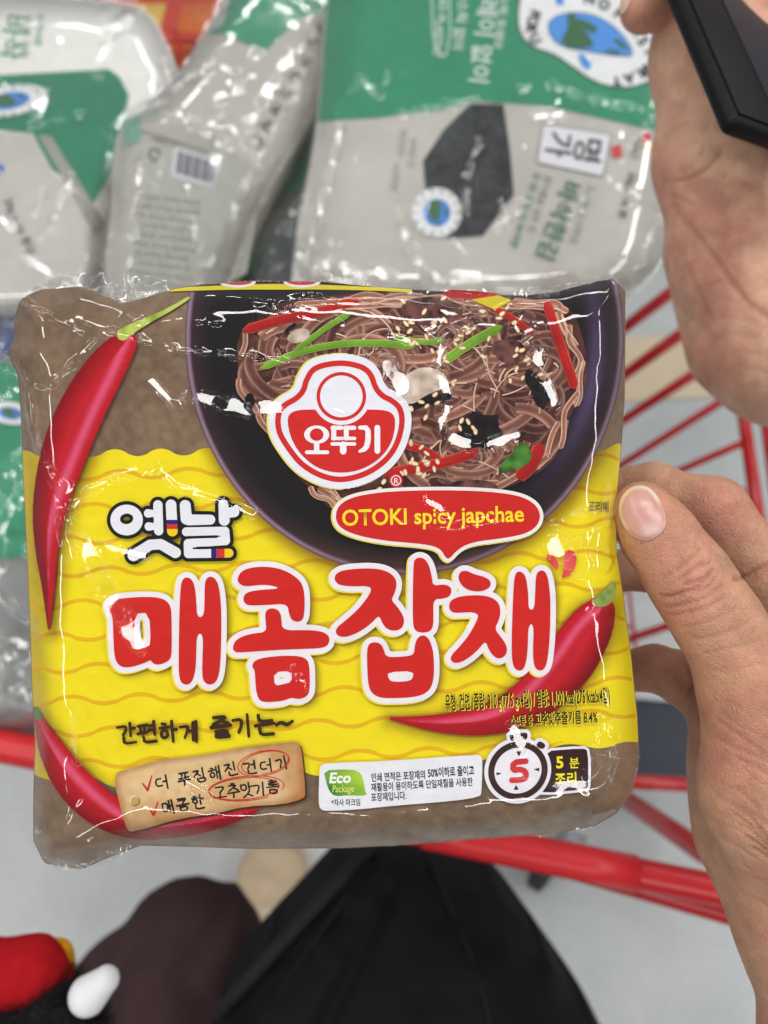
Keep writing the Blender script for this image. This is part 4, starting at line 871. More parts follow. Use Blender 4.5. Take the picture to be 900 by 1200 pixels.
# brush slogan, product facts
layer('slogan', hangul('간편하게', 137, 850, 23, 24.3, -3.2, 1.9), dep, H1, (60, 36, 18), pk, None, .8)
layer('slogan', hangul('즐기는~', 247, 841, 24.5, 25.5, -3.2, 2.15), dep, H1, (60, 36, 18), pk, None, .8)
for dx, dy, c_, l_, bo_ in ((.9, .5, (246, 226, 60), 2, .035), (0, 0, (44, 34, 14), 3, .02)):
    text('facts_lettering', '유형: 건면 /중량: 310 g(77.5 gx4입) / 열량: 1,100 kcal(275 kcalx4입)', 522 + dx, 831.5 + dy, 20, dep, H1 + l_ * U, c_, pk, -2.7, bo_, xs=.353, ysq=1.08)
    text('facts_lettering', '스프류 중', 598 + dx, 850 + dy, 15, dep, H1 + l_ * U, c_, pk, -2, bo_ * .7, xs=.44)
    text('facts_lettering', '고추맛추출기름 8.4%', 626.5 + dx, 848.5 + dy, 17, dep, H1 + l_ * U, c_, pk, -1.6, bo_, xs=.505, ysq=1.0)
text('serving_note', '조리예', 690, 599, 14, dep, H1, (36, 28, 16), pk, 0, .012, xs=.62)

# paper tag with handwriting
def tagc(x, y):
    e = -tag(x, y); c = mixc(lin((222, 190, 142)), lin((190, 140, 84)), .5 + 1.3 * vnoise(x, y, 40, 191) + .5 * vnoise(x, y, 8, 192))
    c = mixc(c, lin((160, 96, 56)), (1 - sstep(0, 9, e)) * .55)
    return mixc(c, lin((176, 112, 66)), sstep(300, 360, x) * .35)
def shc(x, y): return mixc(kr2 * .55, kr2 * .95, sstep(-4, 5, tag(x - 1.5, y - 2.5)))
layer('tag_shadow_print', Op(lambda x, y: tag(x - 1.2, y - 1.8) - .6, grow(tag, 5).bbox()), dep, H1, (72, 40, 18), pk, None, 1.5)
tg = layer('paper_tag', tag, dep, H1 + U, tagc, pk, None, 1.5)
layer('tag_eyelet', minus(Ell(158, 938.5, 6.2, 6.2), Ell(158, 938.5, 4.6, 4.6)), dep, H1 + 2 * U, lambda x, y: mixc(lin((236, 208, 160)), lin((150, 104, 58)), .5 + (x - 158 + y - 938) / 10), tg, None, .7)
layer('tag_eyelet', Ell(158, 938.5, 4.6, 4.6), dep, H1 + 2 * U, (200, 158, 98), tg, None, .7)
INK = (34, 28, 22); RP = (196, 44, 32)
layer('tag_handwriting', hangul('더 푸짐해진', 181, 911, 15.5, 18.6, -10.5, 1.05), dep, H1 + 2 * U, INK, tg, None, .6)
layer('tag_handwriting', hangul('건더기', 285, 894, 15, 18.6, -9, 1.0), dep, H1 + 2 * U, INK, tg, None, .6)
layer('tag_handwriting', hangul('매콤한', 188, 940, 15.5, 18.2, -10.5, 1.05), dep, H1 + 2 * U, INK, tg, None, .6)
layer('tag_handwriting', hangul('고추맛기름', 250, 922, 15.5, 15.6, -6, 1.0), dep, H1 + 2 * U, INK, tg, None, .6)
layer('tick_mark', Stroke([(167, 918, .8), (173, 926, 1.5), (178, 909, .7)], smooth=0), dep, H1 + 2 * U, RP, tg, None, .6)
layer('tick_mark', Stroke([(174, 946, .8), (180, 955, 1.5), (185, 940, .7)], smooth=0), dep, H1 + 2 * U, RP, tg, None, .6)
def loopst(cx, cy, rx, ry, a, w, ph):
    P = []
    for k in range(34):
        t = ph + k / 33 * 2 * math.pi * 1.9; g = 1 + .08 * math.sin(t * .6 + ph)
        u, v = rx * g * math.cos(t), ry * g * math.sin(t); P.append((cx + u * math.cos(a) - v * math.sin(a), cy + u * math.sin(a) + v * math.cos(a), w))
    return Stroke(P, smooth=1)
layer('red_circle_mark', loopst(310, 894, 30, 14, -.2, .45, 2.4), dep, H1 + 3 * U, RP, tg, None, .6)
layer('red_circle_mark', loopst(288, 924, 43, 13.5, -.09, .45, 1.0), dep, H1 + 3.5 * U, RP, tg, None, .6)

# eco label
ec = layer('eco_label', eco, dep, H1 + U, lambda x, y: lin((230, 230, 236)) * (1 + .03 * vnoise(x, y, 30, 195))[:, None], pk, None, 1.3)
leaf = Poly(chaikin(tr([(78,94),(180,88),(245,94),(268,130),(276,190),(288,216),(200,212),(130,218),(104,190),(92,150)], 360, 880, 4.09), 1))
layer('leaf_mark', leaf, dep, H1 + 2 * U, lambda x, y: mixc(lin((46, 134, 50)), lin((170, 204, 62)), (x - 378) / 52 + .25 * np.sin((y - 900) / 6)), ec, None, .9)
text('eco_lettering', 'Eco', 385, 917.5, 17, dep, H1 + 3 * U, (240, 246, 236), ec, -1, .03, xs=1.02, shear=.15)
text('eco_lettering', 'Package', 389, 928.5, 12, dep, H1 + 3 * U, (226, 226, 120), ec, -1, .005, xs=.68, shear=.15)
text('eco_lettering', '*자사 마크임', 388.5, 944, 9, dep, H1 + 2 * U, (40, 38, 40), ec, -1, .015, xs=.72)
text('eco_lettering', '인쇄 면적은 포장재의', 435, 915.5, 11, dep, H1 + 2 * U, (32, 30, 32), ec, -3.4, .018, xs=.66); text('eco_lettering', '50%이하로 줄이고', 501.5, 910.5, 12.5, dep, H1 + 2 * U, (32, 30, 32), ec, -3.4, .024, xs=.585)
text('eco_lettering', '재활용이 용이하도록 단일재질을 사용한', 435, 927, 10.8, dep, H1 + 2 * U, (32, 30, 32), ec, -3.4, .018, xs=.672)
text('eco_lettering', '포장재입니다.', 435, 938.5, 10.8, dep, H1 + 2 * U, (32, 30, 32), ec, -3.4, .018, xs=.672)

# five-minute timer badge
def q6(p): return tr(p, 560, 850, 6)
DK = (58, 34, 32)
disc = Ell(560 + 282 / 6, 850 + 318 / 6, 35.5, 33.5, -35)
crown = union(Poly(chaikin(q6([(222,60),(335,50),(350,60),(346,105),(240,112),(228,100)]), 1)), Poly(q6([(268,100),(318,96),(316,140),(272,142)])), Poly(chaikin(q6([(405,145),(432,106),(482,138),(455,172)]), 1)))
badge = Poly(chaikin(q6([(440,185),(740,160),(775,180),(778,420),(760,450),(440,478),(380,440)]), 1))
tm = layer('timer_badge', union(grow(disc, 4.6), grow(crown, 4), grow(badge, 3)), dep, H1 + U, (234, 230, 238), pk, None, 1.1)
layer('badge_panel', minus(badge, grow(disc, 4.2)), dep, H1 + 2 * U, (52, 28, 28), tm, None, 1.0)
layer('watch_ring', union(minus(disc, grow(disc, -7.2)), crown), dep, H1 + 2 * U, DK, tm, None, .9)
for tri in ([(270,183),(307,183),(288,222)], [(130,330),(170,338),(132,352)], [(432,298),(432,325),(392,310)], [(252,455),(288,452),(268,418)]): layer('tick', Poly(q6(tri)), dep, H1 + 2 * U, DK, tm, None, .6)
layer('numeral', Stroke([(560 + x / 6, 850 + y / 6, 3.4) for x, y in ((336,252),(250,262),(246,318),(300,308),(338,328),(338,368),(305,384),(240,386))], smooth=1), dep, H1 + 3 * U, (206, 50, 54), tm, None, .8)
text('badge_lettering', '5', 651.5, 900, 19, dep, H1 + 3 * U, (244, 226, 40), tm, -2, .03); text('badge_lettering', '분', 667, 899.5, 14, dep, H1 + 3 * U, (244, 226, 40), tm, -2, .015, xs=.95)
text('badge_lettering', '조리', 650, 918.5, 15.5, dep, H1 + 3 * U, (244, 226, 40), tm, -2, .02, xs=.96)

# printing on the top gusset, folded just over the upper edge
gus = Op(lambda x, y: np.maximum(np.abs(y - (336 + .00022 * (x - 330) ** 2)) - 3.4 + np.abs(x - 325) * .012, SIL(x, y)), (190, 322, 480, 352))
gu = layer('gusset_band', gus, dep, H1, (226, 206, 40), pk, None, 1.0)
for cx in (278, 354): layer('gusset_letter', inter(Ell(cx, 330, 22, 7), SIL), dep, H1 + U, (236, 230, 232), gu, None, .9); layer('gusset_letter', inter(Ell(cx, 329, 19, 5), SIL), dep, H1 + 2 * U, (196, 40, 40), gu, None, .9)
layer('gusset_band', Poly([(552, 351), (584, 346), (600, 352), (580, 363)]), dep, H1, (214, 196, 40), pk, None, 1.0, clip=SIL)

# clear film stretched over everything, crinkled where the photograph shows the light caught
RID = [([(105, 378), (160, 395), (205, 408), (250, 414), (300, 418), (345, 432)], 5.5, .0016), ([(36, 352), (60, 370), (95, 388)], 5, .0014), ([(22, 425), (35, 452), (55, 454), (82, 428), (110, 398)], 3.6, .0016), ([(33, 458), (43, 520), (60, 560), (75, 610), (84, 660)], 5, .0018),
 ([(78, 606), (100, 578), (135, 558), (182, 546), (205, 568), (245, 582), (295, 602)], 7, .0015), ([(150, 385), (200, 372), (260, 378), (330, 398)], 5, .0014),
 ([(228, 340), (300, 352), (380, 350), (470, 348), (560, 368), (600, 356), (660, 346), (715, 334)], 6, .0018), 
 ([(708, 842), (700, 880), (690, 905)], 6, .0016), ([(715, 850), (724, 890), (716, 925)], 5, .0014), ([(48, 990), (75, 960), (110, 915)], 3.5, .0012), ([(60, 1000), (120, 985), (165, 985)], 5, .0014),
 ([(430, 592), (470, 606), (520, 612), (600, 600)], 6, .0010), ([(218, 915), (235, 925), (245, 932)], 5, .0012), ([(85, 832), (86, 860), (90, 900)], 3, .0010), ([(345, 782), (360, 800), (352, 812)], 5, .0010), ([(300, 420), (360, 470), (440, 500)], 4, .0007), ([(470, 400), (540, 376), (590, 350)], 4, .0010), ([(640, 960), (700, 930), (735, 890)], 7, .0014)]
FACETS = []
def streak(k, r, *pts): add_streak(FACETS, k, r, *pts)
streak(1, 15, (655, 640), (672, 618), (700, 612)); streak(3, 12, (700, 625), (706, 655), (676, 662)); streak(0, 8, (533, 512), (560, 525), (604, 510)); streak(3, 8, (614, 372), (628, 402), (636, 440), (650, 470))
streak(0, 6, (178, 446), (204, 474), (222, 466)); streak(0, 8, (224, 462), (292, 480)); streak(0, 7, (292, 474), (325, 480)); streak(2, 5, (34, 462), (44, 520), (64, 568)); streak(2, 8, (72, 570), (78, 610), (84, 650)); streak(2, 9, (100, 640), (124, 690), (160, 752))
streak(0, 5, (82, 598), (100, 578), (135, 560), (180, 548)); streak(0, 5, (182, 546), (205, 568), (245, 582), (295, 600)); streak(0, 5, (524, 386), (512, 430)); streak(0, 5, (512, 432), (526, 466)); streak(0, 4, (524, 470), (516, 505)); streak(1, 11, (452, 425), (470, 452)); streak(0, 4, (456, 392), (478, 400))
streak(3, 6, (712, 842), (704, 880), (690, 905)); streak(3, 4, (724, 862), (718, 915)); streak(0, 8, (604, 858), (612, 872));  streak(0, 4, (105, 378), (160, 396), (205, 409)); streak(0, 4, (205, 408), (260, 415), (335, 420)); streak(0, 3, (28, 350), (60, 372), (95, 388)); streak(2, 3, (22, 425), (34, 452), (56, 455))
streak(0, 3, (58, 455), (82, 430), (110, 398)); streak(4, 5, (330, 356), (372, 350), (420, 352)); streak(4, 4, (520, 352), (575, 364)); streak(0, 6, (219, 913), (240, 928)); streak(1, 5, (345, 785), (358, 806)); streak(0, 3, (470, 612), (520, 618), (590, 606)); streak(1, 6, (500, 586), (520, 600)); streak(2, 3, (84, 832), (88, 892)); streak(3, 4, (690, 716), (706, 700)); streak(0, 3, (130, 386), (150, 372), (168, 376)); streak(3, 3, (600, 350), (560, 372), (520, 400)); streak(0, 3, (300, 352), (350, 372), (400, 380)); streak(1, 5, (126, 640), (170, 652))
def depf(x, y): return PK.samp(PK.gf, x, y)
def filmh(x, y):
    e = 1 - (1 - np.clip(PK.edge(x, y), 0, 70) / 70) ** 2
    g = .0006 * vnoise(x, y, 90, 201) + .0010 * (1 - e) * np.abs(vnoise(x + .6 * y, y - .3 * x, 34, 202)) * 2 + .0026 * (1 - e) * vnoise(x, y, 32, 203) + .0004 * (1 - e) * vnoise(x, y, 12, 204)
    return np.maximum(H1 + 7 * U + .0021 + g + ridge_field(RID, x, y) * (.12 + .9 * np.abs(vnoise(x, y, 21, 205))) + facet_field(x, y, FACETS, depf, .22), H1 + 6.5 * U)
layer('clear_film', grow(PK.whole(), 1.2), depf, filmh, (255, 255, 255), pk, M_FILM, 1.7)
def flap(poly, seed, amp, d0):
    s = Poly(chaikin(poly, 1)); layer('film_flap', s, lambda x, y: d0 + amp * (vnoise(x, y, 26, seed) + .8 * np.abs(vnoise(x, y, 11, seed + 1)) + .5 * vnoise(x, y, 60, seed + 2)), 0, (255, 255, 255), pk, M_BAGFILM, 1.6)
flap([(28, 356), (44, 330), (100, 318), (150, 318), (200, 330), (236, 338), (190, 352), (146, 362), (100, 345)], 211, .006, .236)
flap([(120, 350), (128, 336), (146, 336), (150, 352), (140, 360)], 213, .003, .238)
flap([(440, 344), (560, 338), (640, 336), (716, 324), (726, 338), (640, 352), (590, 362), (520, 352)], 215, .005, .232)
flap([(36, 960), (52, 1016), (100, 1022), (166, 992), (120, 980), (60, 985)], 217, .005, .226)
flap([(600, 985), (690, 975), (735, 945), (752, 890), (744, 880), (715, 950)], 219, .004, .228)

# ------------------------------------------------------------------ hands
def skin_mat():
    m, nt, b = newmat('skin')
    a = N(nt, 'ShaderNodeVertexColor', layer_name='Col')
    n = noise(nt, 130, 5, 0.6); r = N(nt, 'ShaderNodeMapRange')
    r.inputs['From Min'].default_value = .3; r.inputs['From Max'].default_value = .7; r.inputs['To Min'].default_value = .82; r.inputs['To Max'].default_value = 1.14
    nt.links.new(n.outputs['Fac'], r.inputs['Value'])
    mx = N(nt, 'ShaderNodeMix', data_type='RGBA', blend_type='MULTIPLY'); mx.inputs['Factor'].default_value = 1
    nt.links.new(a.outputs['Color'], mx.inputs['A']); nt.links.new(r.outputs[0], mx.inputs['B']); nt.links.new(mx.outputs['Result'], b.inputs['Base Color'])
    b.inputs['Roughness'].default_value = .5; b.inputs['Specular IOR Level'].default_value = .35
    b.inputs['Subsurface Weight'].default_value = .25; b.inputs['Subsurface Radius'].default_value = (1.0, .35, .2); b.inputs['Subsurface Scale'].default_value = .004
    tc = N(nt, 'ShaderNodeTexCoord'); v = N(nt, 'ShaderNodeTexVoronoi', feature='DISTANCE_TO_EDGE'); v.inputs['Scale'].default_value = 900
    dn = noise(nt, 300, 2); ad = N(nt, 'ShaderNodeMix', data_type='VECTOR'); ad.inputs[0].default_value = .004
    nt.links.new(tc.outputs['Object'], ad.inputs['A']); nt.links.new(dn.outputs['Color'], ad.inputs['B']); nt.links.new(ad.outputs['Result'], v.inputs['Vector'])
    n2 = noise(nt, 420, 5, .7); mm = N(nt, 'ShaderNodeMath', operation='ADD'); nt.links.new(v.outputs['Distance'], mm.inputs[0]); nt.links.new(n2.outputs['Fac'], mm.inputs[1])
    bump(nt, b, mm.outputs[0], .8, .0006); return m
M_SKIN = skin_mat()
M_NAIL = vcol('fingernail', .3, .5)
def hp(px, py, d): return pc(px, py, d)
def grooves(lines, P):                                            # crease depth from creases drawn in the photograph, front side only
    d = -P[..., 2]; x = 450 + P[..., 0] / d * F; y = 600 - P[..., 1] / d * F
    g = np.zeros(x.shape, np.float32)
    for pts, w, A in lines:
        q = chaikin(np.array(pts, float), 1, False)
        b = [q[:, 0].min() - 12, q[:, 0].max() + 12, q[:, 1].min() - 12, q[:, 1].max() + 12]
        m = (x > b[0]) & (x < b[1]) & (y > b[2]) & (y < b[3])
        if not m.any(): continue
        xs, ys = x[m], y[m]; best = np.full(xs.shape, 1e9)
        for a, c in zip(q[:-1], q[1:]): best = np.minimum(best, seg_dist(xs, ys, *a, *c)[0])
        g[m] = np.maximum(g[m], A * np.exp(-(best / w) ** 2))
    return g
def person_hand(label, prims, lines, lo, hi, res, redspots, dmax, loc, base=(200, 152, 122)):
    f0 = blend(prims)
    V, Q = surfnet(f0, lo, hi, res)
    # push vertices in along the field gradient where creases run, on the side that faces the shopper
    e = 4e-4; G = np.stack([f0(V + np.eye(3)[i] * e) - f0(V - np.eye(3)[i] * e) for i in range(3)], -1); G /= np.linalg.norm(G, axis=1)[:, None] + 1e-9
    g = grooves(lines, V) * np.clip(G[:, 2] * 1.5, 0, 1)
    d = -V[:, 2]; x = 450 + V[:, 0] / d * F; y = 600 - V[:, 1] / d * F
    V = V - G * g[:, None] + G * (.00022 * vnoise(x, y, 30, 301) + .00012 * vnoise(x, y, 10, 302))[:, None]
    c = np.broadcast_to(lin(base), (len(V), 3)).copy()
    c = mixc(c, lin((192, 128, 108)), .7 * (.5 + vnoise(x, y, 60, 303)) + .5 * vnoise(x, y, 18, 304))
    for sx, sy, sr in redspots: c = mixc(c, lin((206, 140, 122)), .55 * np.exp(-(np.hypot(x - sx, y - sy) / sr) ** 2))
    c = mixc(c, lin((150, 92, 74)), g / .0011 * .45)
    root = thing('person', label, 'hand', loc)
    mesh_obj('hand', c2w(V), Q, M_SKIN, root, True, c)
    return root, f0

pr = []
def cap(a, b, ra, rb, k=.006): pr.append((hp(*a), hp(*b), ra, rb, k))
# thumb
cap((752, 599, .2315), (772, 628, .2300), .0092, .0102); cap((772, 628, .2300), (806, 676, .2275), .0102, .0113); cap((806, 676, .2275), (836, 722, .2265), .0113, .0112)
cap((836, 722, .2265), (899, 820, .2270), .0112, .0166, .008); cap((899, 820, .2270), (908, 930, .2310), .0166, .0190, .012); cap((908, 930, .231), (975, 1070, .240), .0190, .0262, .014)
cap((975, 1070, .240), (1010, 1250, .245), .0262, .0272, .014); cap((1010, 1250, .245), (1090, 1480, .255), .0272, .031, .014)
# palm behind the thumb
cap((872, 850, .262), (880, 905, .262), .0175, .0185, .010); cap((880, 905, .262), (893, 975, .258), .0185, .0195, .010); cap((893, 975, .258), (975, 1090, .248), .0195, .0262, .012)
cap((930, 740, .262), (930, 860, .260), .016, .02, .010); cap((930, 860, .260), (960, 1000, .25), .02, .024, .012)
# index, middle, ring: behind the packet, bent at the middle joint
cap((700, 574, .279), (765, 572, .270), .0076, .0082, .004); cap((765, 572, .270), (838, 596, .2625), .0084, .0098, .005); cap((838, 596, .2625), (925, 712, .258), .0098, .0132, .006)
cap((700, 672, .290), (765, 664, .281), .0078, .0086, .003); cap((765, 664, .281), (848, 690, .2745), .0088, .0098, .004); cap((848, 690, .2745), (930, 770, .262), .0098, .0135, .006)
cap((705, 790, .292), (768, 783, .284), .0076, .0084, .003); cap((768, 783, .284), (815, 800, .276), .0086, .0100, .003); cap((815, 800, .276), (885, 862, .266), .0100, .0130, .006)
rs2 = np.random.default_rng(12); LN = []
def arc(cx, cy, ang, L, bend, w, A):
    P = []
    for t in np.linspace(-1, 1, 6):
        u = t * L; v = bend * (1 - t * t); a = R(ang); P.append((cx + u * math.cos(a) - v * math.sin(a) + rs2.normal(0, .8), cy + u * math.sin(a) + v * math.cos(a) + rs2.normal(0, .8)))
    LN.append((P, w, A * 1.45))
for cx, cy, an, L, bd, w, A in ((806, 654, -38, 17, 3, 2.2, .00055), (815, 668, -30, 20, -3, 2.4, .0007), (820, 676, -24, 18, 5, 2.4, .0008), (800, 690, -18, 28, 5, 2.3, .0007), (826, 684, -40, 14, 4, 2.0, .0006), (792, 696, -14, 24, 3, 2.0, .0004), (812, 700, -20, 34, 6, 2.2, .0005), (815, 710, -18, 38, 6, 2.0, .0004),
                                (830, 724, -20, 34, 5, 2.0, .00035), (845, 738, -16, 36, 4, 1.9, .0003), (790, 668, -30, 14, 2, 1.9, .0004), (836, 664, 60, 10, 2, 2.0, .0004), (800, 660, 60, 7, 1, 1.8, .0003), (858, 756, -14, 34, 4, 1.9, .0003), (866, 780, -10, 30, 4, 2, .00025)): arc(cx, cy, an, L, bd, w, A)
for k in range(16): arc(870 + rs2.uniform(-12, 22), 850 + k * 13, 28 + rs2.uniform(-6, 8), rs2.uniform(22, 46), rs2.uniform(-4, 4), rs2.uniform(1.7, 2.4), rs2.uniform(.00015, .00038))
for k in range(5): arc(876 + k * 8, 962 + k * 14, 42, 36, -4, 2.2, .00055)
arc(888, 665, -28, 30, 3, 2.6, .0008);  arc(803, 792, 80, 20, -6, 2.6, .0007)
lo = np.array([pc(690, 520, .30)[0], pc(700, 1480, .30)[1], -.305]); hi = np.array([.205, pc(700, 520, .30)[1] + .008, -.196])
lo[0] = pc(680, 600, .215)[0]; lo[1] = -.275
handA, fA = person_hand('hand gripping the right edge of the noodle packet, thumb in front', pr, LN, lo, hi, .00085, [(820, 680, 34), (850, 600, 26), (800, 790, 20), (870, 880, 30)], .3, W(1000, 1250, .25))
# thumbnail laid on the thumb
nail = Poly(chaikin([(724, 600), (727, 583), (738, 571), (752, 568), (764, 573), (774, 587), (781, 605), (781, 618), (770, 629), (757, 635), (742, 630), (731, 618)], 2))
free = inter(nail, Op(lambda x, y: (np.hypot((x - 763), (y - 612)) - 44) * -1, (700, 500, 800, 700)))
tipn = minus(nail, Ell(766, 610, 40, 36, 50))
def nd(x, y):
    t = march(fA, x, y, .19, .25); e = np.clip(-nail(x, y), 0, 10) / 10
    return t - .0003 - .0005 * sstep(0, .5, e)
def nailc(x, y):
    c = mixc(lin((206, 156, 146)), lin((190, 132, 124)), .5 + 1.0 * vnoise(x, y, 16, 311))
    c = mixc(c, lin((222, 192, 184)), np.exp(-(((x - 766) / 11) ** 2 + ((y - 620) / 8) ** 2)) * .9)
    e = -nail(x, y); up = sstep(-6, 10, (762 - x) * .62 + (600 - y) * .78)
    return mixc(c, lin((226, 206, 178)), up * (1 - sstep(3.0, 4.6, e)))
layer('thumbnail', nail, nd, 0, nailc, handA, M_NAIL, 1.2)

# second hand, holding a phone, top right
pr = []
cap((862, -80, .345), (846, 60, .336), .030, .0270, .01); cap((846, 60, .336), (836, 185, .334), .0270, .0245, .01); cap((836, 185, .334), (860, 300, .336), .0240, .0262, .010); cap((860, 300, .336), (925, 405, .340), .0262, .0345, .012)
cap((836, 292, .352), (872, 400, .350), .0225, .026, .004); cap((925, 405, .340), (1040, 420, .345), .0345, .036, .012); cap((846, 60, .336), (960, 180, .336), .027, .03, .015); cap((960, 180, .336), (1040, 420, .345), .03, .036, .015)
cap((1040, 420, .345), (1260, 620, .36), .036, .032, .015)
cap((754, 9, .322), (800, 0, .326), .0100, .0110, .003); cap((800, 0, .326), (870, -30, .336), .0112, .013, .005)
LN2 = [([(772, 214), (800, 212), (825, 200), (845, 180)], 3, .0012), ([(778, 228), (800, 232), (812, 240)], 2.2, .0007), ([(800, 205), (815, 190), (826, 172)], 2.2, .0005), ([(790, 245), (830, 290), (870, 350), (900, 372)], 4, .0010), ([(775, 165), (790, 150), (806, 142)], 2.2, .0004), ([(840, 150), (860, 132)], 2, .0004), ([(782, 268), (800, 300), (822, 352), (838, 380)], 3, .0008)]
for k in range(10): LN2.append(([(800 + k * 6, 280 + k * 20), (822 + k * 6, 270 + k * 20), (850 + k * 6, 276 + k * 20)], 2.2, .0003))
KB = 1.16; pr = [(a * KB, b * KB, ra * KB, rb * KB, k) for a, b, ra, rb, k in pr]
lo = np.array([.085, -.06, -.475]); hi = np.array([.40, .34, -.33])
handB, fB = person_hand('hand holding a black phone above the large green seaweed pack', pr, LN2, lo, hi, .0013, [(780, 210, 30), (830, 330, 40), (750, 20, 24)], .4, W(1000, 450, .40), (226, 180, 152))
nb = Poly(chaikin([(726, 12), (727, -2), (735, -12), (741, -8), (738, 4), (733, 14), (728, 18)], 2))
layer('fingernail', nb, lambda x, y: march(fB, x, y, .32, .40) - .0006, 0, (226, 190, 170), handB, M_NAIL, 1.2)

M_PHONE = plain('black_phone_case', (16, 16, 18), .5, .1, 60, spec=.2); M_SCR = plain('dark_phone_screen', (38, 36, 44), .4, .05, 20, spec=.2); M_EDGE = plain('black_phone_bezel', (10, 10, 11), .5, .05, 40, spec=.15)
k_ = .304 / F
def c2v(v): return Vector(RM @ np.array([v[0], -v[1], -v[2]], float))      # px-right, px-down, deeper -> world
pa, pb = pc(862, 138, .300), pc(803, 0, .330); pr_ = pc(1000, 190, 1.0)
sv = pr_ * (((pb - pa) @ pa) / ((pb - pa) @ pr_)) - pa               # the short side: square to the long one, through the bottom edge seen
Ld = Vector(RM @ (pb - pa)).normalized(); Sd = Vector(RM @ sv).normalized(); Nd = Ld.cross(Sd).normalized()
c0 = Vector(W(862, 138, .300))
ph = thing('phone', 'black phone held in the raised hand at the top right', 'phone', c0)
if Nd.dot(Vector(CP) - c0) < 0: Nd = -Nd
slab('case', c0 - Nd * .009, Ld * .15, Sd * .074, Nd * .009, M_PHONE, ph, .004, 4)
slab('bezel', c0 + Ld * .003 + Sd * .003 - Nd * .0004, Ld * .144, Sd * .068, Nd * .0012, M_EDGE, ph, .0005, 2)
slab('screen', c0 + Ld * .014 + Sd * .026 + Nd * .0006, Ld * .12, Sd * .040, Nd * .0006, M_SCR, ph, 0)

# ------------------------------------------------------------------ shopper's leg, shoe and bag below
def cloth(name, c, rough, sc, bd):
    return plain(name, c, rough, .12, 25, bd, sc, .2)
M_TROU = cloth('maroon_trouser_cloth', (64, 46, 48), .9, 900, .0006); M_SHOE = cloth('beige_suede', (196, 176, 148), .8, 300, .002); M_SOLE = plain('pale_rubber_sole', (206, 198, 184), .6, .05, 30)
foot = Wz(318, 1072, 0.0); lg_ = thing('person', "shopper's bent leg in dark maroon trousers with a beige shoe", 'person', foot)
knee = pc(238, 1105, .86); fc_ = (foot - CP) @ RM
hip = pc(120, 1380, .74)
pr = []
pr.append((knee, hip, .066, .088, .02)); pr.append((knee, fc_ + np.array([-.05, -.10, .16]), .062, .060, .03)); pr.append((pc(205, 1112, .88), pc(130, 1190, .86), .066, .07, .03))
fT = blend(pr)
V, Q = surfnet(fT, np.array([-.55, -1.05, -1.45]), np.array([.05, -.38, -.6]), .009)
xx = V[:, 0] * 1000; yy = V[:, 1] * 1000; V = V + np.stack([vnoise(yy, xx, 60, 321) * .014, vnoise(xx, yy, 50, 322) * .008, np.abs(vnoise(xx + yy, yy - xx, 60, 323)) * .034], 1)
mesh_obj('trouser_leg', c2w(V), Q, M_TROU, lg_, True)
def lathe_shoe():
    d = Vector((.06, 1, 0)).normalized(); s = Vector((d.y, -d.x, 0)); V = []; Fc = []; n = 24
    prof = [(-.19, .030, .085), (-.17, .038, .095), (-.10, .046, .095), (-.03, .056, .080), (.03, .064, .068), (.065, .064, .060), (.09, .058, .050), (.108, .046, .040), (.118, .030, .030), (.123, .012, .02)]
    for (t, w, h) in prof:
        for k in range(n):
            a = 2 * math.pi * k / n; c_, s_ = math.cos(a), math.sin(a)
            V.append(Vector(foot) + d * t + s * (w * np.sign(c_) * abs(c_) ** .8) + Vector((0, 0, .022 + h * (.5 + .5 * s_))))
    for i in range(len(prof) - 1):
        for k in range(n): Fc.append((i * n + k, i * n + (k + 1) % n, (i + 1) * n + (k + 1) % n, (i + 1) * n + k))
    Fc += [tuple(range(n))[::-1], tuple(range((len(prof) - 1) * n, len(prof) * n))]
    sh = mesh_obj('shoe', V, Fc, M_SHOE, lg_, True)
    V = []; Fc = []
    for z in (0.001, .026):
        for (t, w, h) in prof: V.append(Vector(foot) + d * (t * 1.02) + s * (w + .004) + Vector((0, 0, z)))
        for (t, w, h) in prof[::-1]: V.append(Vector(foot) + d * (t * 1.02) - s * (w + .004) + Vector((0, 0, z)))
    m_ = 2 * len(prof); Fc = [tuple(range(m_))[::-1], tuple(range(m_, 2 * m_))] + [(k, (k + 1) % m_, (k + 1) % m_ + m_, k + m_) for k in range(m_)]
    mesh_obj('sole', V, Fc, M_SOLE, sh, False)
    for k in range(4):
        c_ = Vector(foot) + d * (.03 - k * .028) + Vector((0, 0, .088 + k * .008)); tube('lace', [c_ - s * .026 - Vector((0, 0, .006)), c_, c_ + s * .026 - Vector((0, 0, .006))], .0028, M_SOLE, sh, 8)
lathe_shoe()
M_BAG = cloth('black_nylon', (20, 20, 22), .85, 500, .0012); M_TRIM = cloth('black_webbing', (30, 31, 34), .6, 700, .001)
BG = Pack([(418, 1004), (434, 990), (470, 984), (503, 990), (528, 1014), (562, 1036), (596, 1064), (620, 1096), (650, 1140), (690, 1195), (730, 1260), (760, 1330), (640, 1420), (330, 1420), (225, 1330), (236, 1230), (262, 1172), (300, 1128), (344, 1080), (384, 1036)],
          [(450, 1000, .66), (640, 1150, .60), (260, 1180, .60)], .07, 90, .012, 90, 331)
bgo = thing('shoulder_bag', 'black nylon bag hanging below the packet in front of the maroon leg', 'bag', W(470, 1350, .62))
BG.g += .010 * np.exp(-((np.meshgrid(np.arange(BG.g.shape[1]), np.arange(BG.g.shape[0]))[0] * 3 + BG.x0 - 430 + .5 * (np.meshgrid(np.arange(BG.g.shape[1]), np.arange(BG.g.shape[0]))[1] * 3 + BG.y0 - 1100)) / 14) ** 2)
